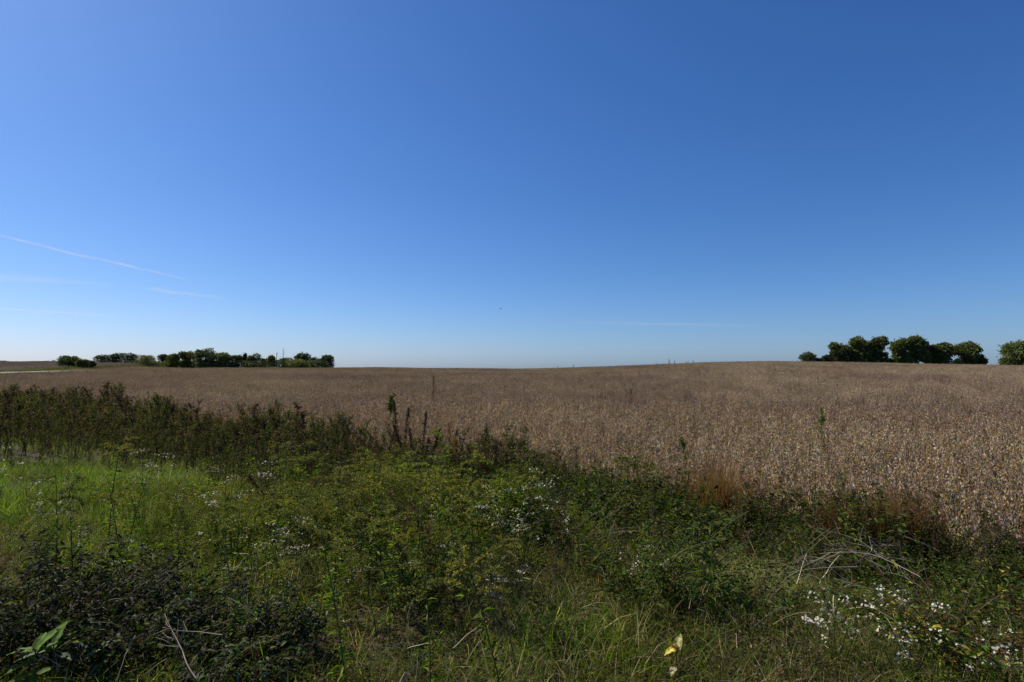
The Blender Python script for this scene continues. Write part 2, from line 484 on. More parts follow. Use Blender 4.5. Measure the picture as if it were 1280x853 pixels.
# small leafy weed
def forb(g, h=.3, nst=6, nl=90, rad=.12, cols=(GREEN, DARKG, OLIVE), p=(.5, .3, .2), L=(.02, .05), wr=.4, up=.5, spread=.35):
    for k in range(nst):
        a = R.uniform(0, 2 * PI); r0 = R.uniform(0, rad)
        st = curve((r0 * math.cos(a), r0 * math.sin(a), 0), (spread * math.cos(a), spread * math.sin(a), 1), h * R.uniform(.6, 1.1), (R.normal(0, .3), R.normal(0, .3), 0), 5, .05)
        tube(g, st, np.linspace(.003, .001, 6), np.array(OLIVE) * .8, 3)
        m = nl // nst
        t = R.uniform(.1, 1, m) * 5; i = np.minimum(t.astype(int), 4)
        P = st[i] + (st[i + 1] - st[i]) * (t - i)[:, None]
        l = R.uniform(*L, m)
        leaves(g, P, rdir(m, -.3, up), l, l * wr, vary(pick(cols, p, m), m, .3, .1), .4, droop=.15)

# goldenrod
def goldenrod_parts(h=1.0, fresh=1.0, dens=1.0):
    gs, gl, gp = Geo(), Geo(), Geo()
    st = curve((0, 0, 0), (R.normal(0, .06), R.normal(0, .06), 1), h, (R.normal(0, .25), R.normal(0, .25), 0), 7, .02)
    tube(gs, st, np.linspace(.005, .0018, 8), (.10, .085, .03), 4)
    m = int(70 * h)
    t = R.uniform(.12, .86, m) * 7; i = t.astype(int)
    P = st[i] + (st[i + 1] - st[i]) * (t - i)[:, None]
    l = R.uniform(.05, .10, m) * (1.1 - .5 * t / 7)
    leaves(gl, P, rdir(m, -.1, .75), l, l * .22, vary(pick([GREEN, LIME, OLIVE, (.14, .12, .03)], [.4, .25, .2, .15], m), m, .25, .08), .4, droop=.25)
    for k in range(R.randint(7, 11)):
        a = R.uniform(0, 2 * PI); z = R.uniform(.74, .98)
        i = int(z * 7); p0 = st[i] + (st[min(i + 1, 7)] - st[i]) * (z * 7 - i)
        L_ = h * .30 * (1.25 - z) + .05
        b = curve(p0, (math.cos(a), math.sin(a), .9), L_, (math.cos(a) * .3, math.sin(a) * .3, -1.1), 5)
        tube(gs, b, np.linspace(.0016, .0008, 6), (.12, .10, .03), 3)
        n = int(190 * L_ / .15 * .4 * dens)
        t = R.uniform(.1, 1, n) * 5; i = np.minimum(t.astype(int), 4)
        P = b[i] + (b[i + 1] - b[i]) * (t - i)[:, None] + R.normal(0, .005, (n, 3))
        c = pick([GOLD, (.20, .21, .03), (.12, .14, .03)], [.5 * fresh, .3, .25 + .5 * (1 - fresh)], n)
        specks(gp, P, rdir(n, 0, 1), R.uniform(.008, .016, n), R.uniform(.006, .010, n), vary(c, n, .2, .06))
    return gs, gl, gp

# white aster
def aster_parts(h=.6, heads=60, spread=.55, nst=5, hs=1.0, lean=(0, 0)):
    gs, gl, gf = Geo(), Geo(), Geo()
    tips = []
    for k in range(nst):
        a = R.uniform(0, 2 * PI)
        st = curve((R.normal(0, .03), R.normal(0, .03), 0), (spread * .6 * math.cos(a) + lean[0], spread * .6 * math.sin(a) + lean[1], 1), h * R.uniform(.8, 1.1), (R.normal(0, .3), R.normal(0, .3), -.1), 6, .04)
        tube(gs, st, np.linspace(.0032, .0012, 7), (.10, .075, .04), 3)
        m = 34
        t = R.uniform(.1, .9, m) * 6; i = t.astype(int); P = st[i] + (st[i + 1] - st[i]) * (t - i)[:, None]
        leaves(gl, P, rdir(m, -.3, .6), R.uniform(.015, .045, m), R.uniform(.004, .008, m), vary(pick([GREEN, OLIVE, BROWN], [.5, .3, .2], m), m, .25, .08))
        for j in range(max(2, heads // nst // 7)):
            z = R.uniform(.45, 1) * 5.99; i = int(z); p0 = st[i] + (st[i + 1] - st[i]) * (z - i)
            b = curve(p0, (*R.normal(0, .7, 2), 1), R.uniform(.06, .17) * h / .6, (0, 0, .3), 3, .15)
            tube(gs, b, np.linspace(.0014, .0008, 4), (.10, .075, .04), 3)
            for q in range(R.randint(6, 12)):
                tips.append(b[-1] + R.normal(0, 1, 3) * [.02 * hs, .02 * hs, .007])
    T = np.array(tips); n = len(T)
    nn = 7
    r = R.uniform(.0035, .0075, n) * hs ** .5
    N_ = unit(rdir(n, .3, 1) + [0, -.35, .2]); A = unit(np.cross(N_, [.3, 1, .2])); B = np.cross(N_, A)
    an = np.arange(nn) * 2 * PI / nn
    ring = T[:, None] + r[:, None, None] * (np.cos(an)[None, :, None] * A[:, None] + np.sin(an)[None, :, None] * B[:, None]) + (R.uniform(-.25, .35, (n, nn)) * r[:, None])[..., None] * N_[:, None]
    v = np.concatenate([T[:, None], ring], 1).reshape(-1, 3)
    i = np.arange(n)[:, None] * (nn + 1)
    t = np.concatenate([i + [0, 1 + j, 1 + (j + 1) % nn] for j in range(nn)])
    cc = vary(WHITE, n, .15, .03)
    cv = np.concatenate([np.tile([[.45, .36, .12]], (n, 1))[:, None], np.repeat(cc[:, None], nn, 1)], 1).reshape(-1, 3)
    gf.add(v, cv, tris=t)
    return gs, gl, gf

# tall brown-green ragweed-like weed
def tall_weed_parts(h=1.6, cols=(BROWN, OLIVE, DARKG), p=(.5, .25, .25), dens=1.0):
    gs, gl = Geo(), Geo()
    st = curve((0, 0, 0), (R.normal(0, .05), R.normal(0, .05), 1), h, (R.normal(0, .15), R.normal(0, .15), 0), 8, .02)
    tube(gs, st, np.linspace(.008, .002, 9), (.09, .06, .045), 4)
    for k in range(int(16 * h)):
        a = R.uniform(0, 2 * PI); z = R.uniform(.18, .97) * 7.99; i = int(z); p0 = st[i] + (st[i + 1] - st[i]) * (z - i)
        L_ = h * .24 * (1.15 - z / 8) + .06
        b = curve(p0, (math.cos(a) * .8, math.sin(a) * .8, 1), L_, (0, 0, .6), 4, .06)
        tube(gs, b, np.linspace(.003, .001, 5), (.09, .06, .045), 3)
        n = int(16 * dens)
        t = R.uniform(.15, 1, n) * 4; i = np.minimum(t.astype(int), 3); P = b[i] + (b[i + 1] - b[i]) * (t - i)[:, None]
        l = R.uniform(.02, .06, n)
        leaves(gl, P + R.normal(0, .008, (n, 3)), rdir(n, -.9, .5), l, l * .38, vary(pick(cols, p, n), n, .3, .1), .6)
        n = int(10 * dens)
        P = b[R.randint(2, 5, n)] + R.normal(0, .012, (n, 3))
        specks(gl, P, rdir(n, 0, 1), .014, .007, vary(pick([BROWN, (.13, .09, .06)], [.6, .4], n), n, .3))
    return gs, gl

# curly dock with upright maroon seed spikes
def dock_parts(h=1.3, nst=5, col=MAROON, spread=.5):
    gs, gl = Geo(), Geo()
    for k in range(nst):
        a = k * 2 * PI / nst + R.uniform(-.4, .4)
        st = curve((0, 0, 0), (spread * math.cos(a) * R.uniform(.2, 1), spread * math.sin(a) * R.uniform(.2, 1), 1), h * R.uniform(.7, 1), (0, 0, .3), 8, .02)
        tube(gs, st, np.linspace(.005, .002, 9), np.array(col) * 1.3, 4)
        n = 750
        t = R.beta(1.6, 1.1, n) * 4.8 + 3.15; t = np.minimum(t, 7.95); i = t.astype(int)
        P = st[i] + (st[i + 1] - st[i]) * (t - i)[:, None] + R.normal(0, .02, (n, 3)) * (1.3 - (t / 8)[:, None] * .8)
        specks(gl, P, rdir(n, -.5, 1), R.uniform(.012, .022, n), R.uniform(.009, .014, n), vary(col, n, .35, .12))
    return gs, gl

# the sprawling dark shrub at the lower left, several bushes
def shrub_parts(h=.55, rad=.45, nst=26, dark=True, cols=((.022, .036, .012), (.025, .022, .016), (.05, .05, .02), (.11, .12, .09)), p=(.4, .35, .15, .1), L=(.03, .065)):  # last default colour: grey leaf backs, with their glints painted in as pale leaves
    gs, gl = Geo(), Geo()
    for k in range(nst):
        a = R.uniform(0, 2 * PI); r0 = R.uniform(0, rad * .5)
        st = curve((r0 * math.cos(a), r0 * math.sin(a), 0), (math.cos(a) * R.uniform(.2, 1), math.sin(a) * R.uniform(.2, 1), 1), h * R.uniform(.8, 1.35), (math.cos(a) * .5, math.sin(a) * .5, -.5), 6, .1)
        tube(gs, st, np.linspace(.0045, .0015, 7), (.07, .05, .04), 3)
        m = 52
        t = R.uniform(.15, 1, m) * 6; i = np.minimum(t.astype(int), 5); P = st[i] + (st[i + 1] - st[i]) * (t - i)[:, None] + R.normal(0, .02, (m, 3))
        l = R.uniform(*L, m)
        leaves(gl, P, rdir(m, -.6, .5), l, l * .36, vary(pick(cols, p, m), m, .35, .1), .5, droop=.2)
    return gs, gl

def make_thing(name, parts, loc, rz=0, s=1.0, tilt=(0, 0)):
    """parts: [(part name, Geo, material)]; the thing is an Empty at its base"""
    o = bpy.data.objects.new(name, None); COL.objects.link(o)
    o.empty_display_size = .1
    o.location = loc; o.rotation_euler = (tilt[0], tilt[1], rz); o.scale = (s, s, s)
    for nm, g, mt in parts:
        if g.n:
            c = g.ob(nm, mt, o)
            if nm in ('foliage', 'flower_heads', 'flower_plume', 'seed_spikes', 'crown', 'pods', 'stems'): c['kind'] = 'stuff'
    return o

def copy_thing(src, loc, rz=0, s=1.0, tilt=(0, 0)):
    o = src.copy(); COL.objects.link(o)
    o.location = loc; o.rotation_euler = (tilt[0], tilt[1], rz); o.scale = (s, s, s)
    for ch in src.children:
        c = ch.copy(); COL.objects.link(c); c.parent = o
    return o

def used_set():
    return set()
_first = set()
def place(src, loc, rz, s, label, cat, group=None, tilt=(0, 0)):
    if src.name in _first:
        o = copy_thing(src, loc, rz, s, tilt)
    else:
        o = src; _first.add(src.name)
        o.location = loc; o.rotation_euler = (tilt[0], tilt[1], rz); o.scale = (s, s, s)
    return tag(o, label, cat, group)

# ------------------------------------------------------------------ the soybean field
def grid_pts(x0, x1, y0, y1, step, jit=.5):
    xs = np.arange(x0, x1, step); ys = np.arange(y0, y1, step)
    X, Y = np.meshgrid(xs, ys); X = X.ravel(); Y = Y.ravel()
    return X + R.uniform(-jit, jit, len(X)) * step, Y + R.uniform(-jit, jit, len(X)) * step

soy_near = [proto(lambda g: soy_plant(g, h=R.uniform(.72, .98), n=100, leafy=.3), 'soybean_plant_%d' % k, M_SOY) for k in range(9)]
def soy_patch(g, n=18, size=1.15, pods=54, leafy=.24):
    for k in range(n):
        soy_plant(g, R.uniform(-.55, .55) * size, ((k % 3) - 1) * size * .333 + R.normal(0, .03), R.uniform(.68, .98), pods, leafy=leafy)
soy_far = [proto(lambda g: soy_patch(g), 'soybean_patch_%d' % k, M_SOY) for k in range(6)]

RA = math.atan2(.52, -.85)            # the drill rows run along the field's edge
U, V = np.meshgrid(np.arange(-75, 75, .125), np.arange(-60, 60, .38))
U = (U + R.uniform(-.05, .05, U.shape)).ravel(); V = (V + R.normal(0, .035, V.shape)).ravel()
X = U * math.cos(RA) - V * math.sin(RA); Y = U * math.sin(RA) + V * math.cos(RA)
m = (X > -40) & (X < 44) & (Y > -14) & (Y < 46); X, Y = X[m], Y[m]
e = edge(X, Y); d, _, side = road_near(X, Y)
dist = np.hypot(X, Y)
near_lim = 27
m = (e > -.5 + 1.3 * (noise(X, Y, 1.3, 4) - .5) + .8 * (noise(X, Y, .5, 6) - .5)) & (dist < near_lim) & (X > -40)
X, Y = X[m], Y[m]
o_ = np.argsort(np.hypot(X, Y - 0) + np.where((np.abs(X) < .95 * Y) & (Y > 0), 0, 100))
X, Y = X[o_], Y[o_]
K = 280
srcs = []
for k in range(6):
    g1, g2 = Geo(), Geo()
    soy_plant(g2, h=R.uniform(.75, 1.0), n=76, leafy=(.35, .8, .5, .9, .25, .6)[k])
    srcs.append(g2.ob('soybean_plant', M_SOY))
for k in range(K):
    s = srcs[k % 6]
    place(s, (X[k], Y[k], float(H(X[k], Y[k])) - .02), R.uniform(0, 6.28), R.uniform(.85, 1.1),
          'ripe tan soybean plant in the front rows of the field nearest the verge', 'soybean plant', 'soybean plants at the near edge of the field', tuple(R.normal(0, .06, 2)))
X, Y = X[K:], Y[K:]
yl = R.rand(len(X)) < np.clip(1.8 * (noise(X, Y, 1.5, 15) - .42) + .45 * sstep((5 - edge(X, Y)) / 5), .1, .97) * sstep((16 - np.hypot(X, Y)) / 9)
hh = np.where(R.rand(len(X)) < .07, R.uniform(1.15, 1.32, len(X)), R.uniform(.74, 1.1, len(X))) * (1 + .16 * (noise(X, Y, 1.8, 17) - .5))
soy_leafy = [proto(lambda g: soy_plant(g, h=R.uniform(.7, .98), n=64, leafy=.95), 'leafy_soybean_%d' % k, M_SOY) for k in range(6)]
scatter('soybean_crop', soy_near, X[~yl], Y[~yl], hh[~yl], .09)
scatter('yellowing_soybean_crop', soy_leafy, X[yl], Y[yl], hh[yl], .09)

U, V = np.meshgrid(np.arange(-300, 300, .95), np.arange(-260, 260, 1.14))
U = (U + R.uniform(-.4, .4, U.shape)).ravel(); V = (V + R.normal(0, .03, V.shape)).ravel()
X = U * math.cos(RA) - V * math.sin(RA); Y = U * math.sin(RA) + V * math.cos(RA)
dist = np.hypot(X, Y); e = edge(X, Y); d, _, side = road_near(X, Y)
Yd = np.maximum(Y, dist * .62)
px = 640 + F * np.clip(X / Yd, -1.3, 1.3)
Rc = np.interp(px, SK[:, 0], SK[:, 2])
m = (e > .3) & (dist >= near_lim - .6) & (Y > np.abs(X) * .70 - 6) & (side > 0) & (d > 8.5) & (Yd < Rc + 12)
X, Y = X[m], Y[m]
scatter('distant_soybean_crop', soy_far, X, Y, R.uniform(.88, 1.1, len(X)) * (1 + .16 * (noise(X, Y * .35, 9, 8) - .5) + .12 * (noise(X, Y, 3, 9) - .5)), .03, rz=RA + PI * R.randint(0, 2, len(X)))
print('soy patches', len(X))
# stubble-coloured field beyond the road
X, Y = grid_pts(-330, -50, 40, 300, 1.9, .5)
d, _, side = road_near(X, Y)
m = (side < 0) & (d > 9) & (Y > np.abs(X) * .75) & (X > -270)
X, Y = X[m], Y[m]
scatter('crop_beyond_road', [proto(lambda g: soy_patch(g, 22, 2.0, 22, .1), 'far_crop_%d' % k, M_SOY) for k in range(3)], X, Y, R.uniform(.6, .75, len(X)), .03)

# ------------------------------------------------------------------ verge: grass and low weeds
def verge_pts(step, xmin=-34, xmax=26, ymin=-4, ymax=34, dmax=34, emax=.4, emin=-60):
    X, Y = grid_pts(xmin, xmax, ymin, ymax, step)
    e = edge(X, Y); d = np.hypot(X, Y)
    m = (e < emax) & (e > emin) & (d < dmax) & (np.abs(X) < 1.05 * Y + 2.5) & (d > .9)
    X, Y = X[m], Y[m]
    Z = H(X, Y); px, py, _ = project(X, Y, Z)
    return X, Y, px, py, edge(X, Y)

def blob(px, py, cx, cy, rx, ry):
    return np.exp(-(((px - cx) / rx) ** 2 + ((py - cy) / ry) ** 2))

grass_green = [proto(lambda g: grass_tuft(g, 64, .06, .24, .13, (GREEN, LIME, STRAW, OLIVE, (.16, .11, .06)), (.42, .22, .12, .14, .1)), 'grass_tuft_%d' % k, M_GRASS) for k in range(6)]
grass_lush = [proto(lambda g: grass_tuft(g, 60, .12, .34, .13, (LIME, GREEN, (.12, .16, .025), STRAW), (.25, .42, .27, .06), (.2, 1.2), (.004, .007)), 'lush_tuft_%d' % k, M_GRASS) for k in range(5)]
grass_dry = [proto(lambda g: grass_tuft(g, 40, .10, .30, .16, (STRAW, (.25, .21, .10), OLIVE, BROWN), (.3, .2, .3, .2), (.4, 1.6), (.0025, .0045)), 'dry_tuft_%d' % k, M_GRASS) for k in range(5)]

X, Y, px, py, e = verge_pts(.135, dmax=13)
X2, Y2, px2, py2, e2 = verge_pts(.24, dmax=34)
m2 = np.hypot(X2, Y2) > 12.6
X = np.concatenate([X, X2[m2]]); Y = np.concatenate([Y, Y2[m2]]); px = np.concatenate([px, px2[m2]]); py = np.concatenate([py, py2[m2]]); e = np.concatenate([e, e2[m2]])
lush = blob(px, py, 60, 610, 230, 55) + .8 * blob(px, py, 200, 700, 160, 40) + .3 * blob(px, py, 1150, 760, 80, 60) + .2 * blob(px, py, 720, 800, 250, 60)
n1 = noise(X, Y, .9, 1)
dry = .25 + .9 * (noise(X, Y, 1.3, 2) - .5) + .3 * blob(px, py, 850, 780, 350, 90)
u = R.rand(len(X))
far = np.hypot(X, Y) > 12.6
sc = R.uniform(.7, 1.25, len(X)) * np.where(far, 1.4, 1) * (.6 + .75 * n1)
bushy = blob(px, py, 100, 770, 220, 60)
thick = (py < np.interp(px, [-400, 0, 200, 350, 500, 640, 760, 900], [586, 588, 590, 598, 612, 620, 604, 500]))
keep = (u < np.where(thick, .12, .93 - .75 * bushy)) & (e < -.3)
kind = np.where(R.rand(len(X)) < np.clip(lush * 1.1, 0, .95), 1, np.where(R.rand(len(X)) < np.clip(dry, .05, .55), 2, 0))
for kk, pr, nm in ((0, grass_green, 'grass'), (1, grass_lush, 'lush_grass'), (2, grass_dry, 'dry_grass')):
    mm = keep & (kind == kk)
    scatter(nm, pr, X[mm], Y[mm], sc[mm] * (1, .8, .9)[kk], .15)
print('grass tufts', keep.sum())

forb_green = [proto(lambda g: forb(g, .30, 7, 130, .10, (GREEN, LIME, OLIVE), (.5, .25, .25)), 'green_weed_%d' % k, M_LEAF) for k in range(5)]
forb_dark = [proto(lambda g: forb(g, .42, 9, 270, .14, (DARKG, (.065, .085, .014), (.10, .11, .018), BROWN), (.4, .3, .18, .12), (.014, .042), .5, .6), 'dark_weed_%d' % k, M_LEAF) for k in range(5)]
forb_brown = [proto(lambda g: forb(g, .38, 8, 110, .12, (BROWN, RUST, OLIVE, (.16, .12, .07)), (.4, .15, .25, .2), (.012, .035), .4), 'brown_weed_%d' % k, M_LEAF) for k in range(5)]
def upright(g, k):
    for j in range(R.randint(3, 6)):
        a, b, c = goldenrod_parts(R.uniform(.5, .8), (0, .35, 0, .1, .6)[k % 5], .45)
        off = np.array([R.normal(0, .09), R.normal(0, .09), 0])
        for q in ((a, b, c) if k % 5 != 2 else (a, b)):
            g.v += [v + off for v in q.v]; g.c += q.c; g.t += [t + g.n for t in q.t]; g.q += [t + g.n for t in q.q]; g.n += q.n
forb_lance = [proto(lambda g, k=k: upright(g, k), 'lance_leaved_weed_%d' % k, M_LEAF) for k in range(7)]
X, Y, px, py, e = verge_pts(.18, dmax=34, emax=.5)
dist = np.hypot(X, Y)
mid = sstep((-e - .1) / .8) * sstep((5.2 + e) / 2.5)          # the strip just below the field
pd = 1.2 * blob(px, py, 830, 640, 260, 42) + 1.0 * blob(px, py, 1210, 730, 110, 70) + .9 * blob(px, py, 640, 590, 200, 30) + .4 * blob(px, py, 330, 580, 200, 30) + .12 * noise(X, Y, 1.7, 5) + .55 * mid * sstep((px - 250) / 200)
pl = .9 * blob(px, py, 440, 675, 240, 46) + .05 * mid + .1 * noise(X, Y, 1.1, 6)
pb = .5 * blob(px, py, 560, 700, 160, 60) + .5 * blob(px, py, 1010, 700, 140, 45) + .35 * (noise(X, Y, 1.4, 7) > .62) + .4 * blob(px, py, 250, 545, 300, 25)
pg = .22 + .3 * noise(X, Y, 1.2, 9)
lushm = blob(px, py, 60, 610, 230, 50)
tot = pd + pl + pb + pg
u = R.rand(len(X)); pick_ = R.rand(len(X)) * tot
inth = py < np.interp(px, [-400, 0, 200, 350, 500, 640, 760, 900], [582, 584, 588, 604, 622, 622, 600, 500])
keep = u < np.clip(tot, 0, .95) * np.where(lushm > .45, .22, .85) * np.where(inth, .15, 1)
kd = np.argmax(np.stack([p_ * (.35 + 1.3 * noise(X, Y, .55, 20 + i_)) + .3 * noise(X, Y, .8, 30 + i_) + .12 * R.rand(len(X)) for i_, p_ in enumerate((pd, pl, pb, pg))]), 0)
hsc = R.uniform(.6, 1.3, len(X)) * (.5 + .95 * noise(X, Y, .7, 40)) * (.85 + .5 * mid) * np.where(py > 720, .7, 1.0)
for kk, pr, nm in ((0, forb_dark, 'dark_weeds'), (1, forb_lance, 'lance_leaved_weeds'), (2, forb_brown, 'brown_weeds'), (3, forb_green, 'green_weeds')):
    mm = keep & (kd == kk)
    scatter(nm, pr, X[mm], Y[mm], hsc[mm] * (1.15, .85, 1.0, .8)[kk], .15)
print('weeds', keep.sum())
# dead leaves and seedlings on the soil
def litter(g):
    n = 90
    P = np.stack([R.normal(0, .11, n), R.normal(0, .11, n), R.uniform(.0, .05, n)], 1); l = R.uniform(.012, .04, n)
    leaves(g, P, rdir(n, -.1, .5), l, l * .5, vary(pick([BROWN, (.16, .12, .07), OLIVE, GREEN, DARKG, STRAW], [.28, .16, .16, .2, .15, .05], n), n, .3, .1), .6)
lit = [proto(litter, 'litter_%d' % k, M_LEAF) for k in range(5)]
X, Y, px, py, e = verge_pts(.15, dmax=9.5, emax=0)
scatter('leaf_litter', lit, X, Y, R.uniform(.7, 1.2, len(X)), .2)
# the dark thicket of mixed weeds below the field
th = []
for k in range(12):
    def fn(g, k=k):
        cols, p = ((((.05, .04, .028), BROWN, DARKG), (.45, .2, .35)), ((OLIVE, DARKG, BROWN), (.3, .4, .3)), ((BROWN, (.17, .13, .09), MAROON), (.5, .25, .25)), ((DARKG, BROWN, (.14, .14, .02)), (.45, .3, .25)))[k % 4]
        a, b = tall_weed_parts(R.uniform(.85, 1.15), cols, p, .9)
        for q in (a, b):
            g.v += q.v; g.c += q.c; g.t += [t + g.n for t in q.t]; g.q += [t + g.n for t in q.q]; g.n += q.n
    th.append(proto(fn, 'thicket_weed_%d' % k, M_LEAF))
X, Y, px, py, e = verge_pts(.30, dmax=38, emax=.3, emin=-9)
m = (py < np.interp(px, [-400, 0, 200, 350, 500, 640, 760, 900], [590, 592, 596, 616, 634, 632, 612, 500])) & (X < 4)
X, Y, px, py, e = X[m], Y[m], px[m], py[m], e[m]
prof = .5 + .55 * sstep((e + 6) / 5) + 1.1 * (noise(X, Y, 1.5, 14) - .5)
prof = np.maximum(prof, .28)
prof *= np.interp(px, [0, 350, 640, 760], [1.2, 1.02, .82, .6])
scatter('weed_thicket', th, X, Y, R.uniform(.75, 1.15, len(X)) * prof, .08)
X, Y, px, py, e = verge_pts(.36, dmax=16, emax=-.6)
m = (px > 300) & (py < 745) & (R.rand(len(X)) < .25 + 1.1 * (noise(X, Y, 1.1, 50) - .4))
scatter('dry_weeds', th, X[m], Y[m], R.uniform(.35, .75, m.sum()), .15)
# rough grass on the road bank
X, Y = grid_pts(-130, -36, 0, 210, .8)
d, _, side = road_near(X, Y)
m = (d > 4.1) & (d < 10.5) & (Y > -X * .7)
scatter('road_bank_grass', grass_lush[:3] if False else [proto(lambda g: grass_tuft(g, 60, .2, .5, .4, (OLIVE, DARKG, (.14, .12, .06)), (.45, .25, .3), (.2, 1.0), (.015, .03)), 'bank_tuft_%d' % k, M_GRASS) for k in range(3)],
        X[m], Y[m], R.uniform(.7, 1.1, m.sum()), .1)

# ------------------------------------------------------------------ goldenrods
def gpos(px, py, h=0.0):
    return ground_at(px, py, h)
gold_src = []
for k in range(6):
    gs, gl, gp = goldenrod_parts(R.uniform(.8, 1.0), (1, 1, .8, .6, .3, .9)[k])
    gold_src.append(make_thing('goldenrod', [('stem', gs, M_DRY), ('foliage', gl, M_LEAF), ('flower_plume', gp, M_PETAL)], (0, 0, 0)))
# tops seen in the photograph: x, y, height
singles = [
    (397, 652, .75, 0, 'brightest yellow goldenrod plume, beside a tuft of white asters left of centre'),
    (462, 570, 1.0, 1, 'yellow-green goldenrod with a leaning plume below the brown dock stalks'),
    (578, 578, .85, 0, 'bright goldenrod plume just below the dark weeds in the middle'),
    (560, 588, .85, 1, 'goldenrod standing close left of the bright middle plume'),
    (648, 588, .8, 0, 'golden plume just behind the bush of grey-white asters'),
    (60, 640, .55, 2, 'olive-yellow goldenrod over the dark shrub at the lower left'),
    (495, 655, .6, 1, 'small goldenrod plume low in the weeds left of the middle asters'),
    (735, 735, .4, 3, 'short faded goldenrod sprawling in the grass right of centre'),
    (330, 600, .85, 2, 'goldenrod above the left cluster of white asters'),
    (705, 735, .35, 4, 'small brownish goldenrod in the short grass at the centre right'),
]
for x, y, h, k, lab in singles:
    p = gpos(x, y, h)
    place(gold_src[k], (p[0], p[1], p[2] - .01), R.uniform(0, 6.28), h / .92, lab, 'goldenrod', None, tuple(R.normal(0, .08, 2)))
n = 0
while n < 62:
    x, y = R.normal(430, 140), R.normal(622, 34)
    if R.rand() < .3: x, y = R.uniform(0, 640), R.normal(560, 14)
    if not (-30 < x < 800 and 535 < y < 745): continue
    h = R.uniform(.45, .9) if y > 590 else R.uniform(.8, 1.1)
    p = gpos(x, y, h)
    if edge(p[0], p[1]) > -.2: continue
    place(gold_src[(1, 3, 4, 4, 2, 5)[R.randint(6)]], (p[0], p[1], p[2] - .01), R.uniform(0, 6.28), h / .92,
          'olive-yellow goldenrod going to seed among the green weeds', 'goldenrod', 'goldenrods in the weedy strip', tuple(R.normal(0, .12, 2)))
    n += 1

# ------------------------------------------------------------------ white asters
def aster(x, y, h, heads, lab, spread=.55, nst=5, hs=1.0, lean=(0, 0), group=None):
    p = gpos(x, y, h)
    gs, gl, gf = aster_parts(h, heads, spread, nst, hs, lean)
    return tag(make_thing('white_aster', [('stems', gs, M_DRY), ('foliage', gl, M_LEAF), ('flower_heads', gf, M_PETAL)], (p[0], p[1], p[2] - .01), R.uniform(0, 6.28)), lab, 'aster', group)
aster(655, 600, .75, 130, 'tall bushy aster with grey-white heads in the middle of the weedy strip', .7, 9, 1.5)
aster(628, 618, .6, 130, 'white aster at the left foot of the tall bushy aster', .6, 6, 1.3)
aster(352, 655, .5, 110, 'dense white aster tuft beside the brightest goldenrod', .5, 6, 1.5)
aster(338, 668, .45, 70, 'low white aster just left of the dense tuft by the goldenrod', .5, 5, 1.2)
aster(310, 582, .6, 130, 'wide aster with many white heads under the tall brown weeds', .8, 7, 2.0)
aster(8, 568, .6, 110, 'white aster cut by the left edge of the picture', .7, 6, 2.2)
aster(72, 603, .5, 120, 'white aster in the bright grass near the left edge', .8, 6, 2.0)
aster(178, 568, .6, 80, 'greyish aster at the foot of the dark weeds on the left', .7, 6, 1.9)
aster(258, 622, .5, 60, 'small white aster standing in bright grass left of the goldenrods', .5, 5, 1.5)
aster(285, 655, .4, 40, 'sparse aster low in the grass right of the dark shrub', .5, 4, 1.3)
aster(610, 708, .42, 50, 'narrow white aster in the dark gap below the tall bushy aster', .3, 4, 1.2)
aster(1012, 752, .38, 40, 'leftmost of the white asters in the grass at the lower right', .4, 5, 1.1)
aster(1048, 748, .40, 70, 'fullest white aster at the lower right, below the fallen grey stalks', .5, 6, 1.1)
aster(1100, 738, .46, 50, 'upper white aster under the tips of the fallen grey stalks', .5, 5, 1.15)
aster(1128, 758, .40, 64, 'white aster trailing down to the right below the grey stalks', .6, 6, 1.15, (.15, -.1))
aster(1120, 800, .25, 18, 'lowest little white aster near the bottom right', .5, 4, .9)
aster(1208, 790, .34, 22, 'sparse white aster over tall grass near the right edge', .5, 4, 1.2)
aster(1232, 788, .34, 26, 'rightmost white aster above tall grass at the lower right', .5, 4, 1.3)
asrc = []
for k in range(3):
    gs, gl, gf = aster_parts(.45, 12, .5, 3, 1.0)
    asrc.append(make_thing('white_aster', [('stems', gs, M_DRY), ('foliage', gl, M_LEAF), ('flower_heads', gf, M_PETAL)], (0, 0, 0)))
for k in range(20):
    x, y = (R.uniform(0, 660), R.uniform(600, 700)) if k % 4 else (R.uniform(640, 1000), R.uniform(640, 700))
    p = gpos(x, y, .35)
    if edge(p[0], p[1]) > -1: continue
    place(asrc[k % 3], p, R.uniform(0, 6.28), R.uniform(.6, 1), 'stray aster with few white heads in the grass', 'aster', 'stray asters in the grass')

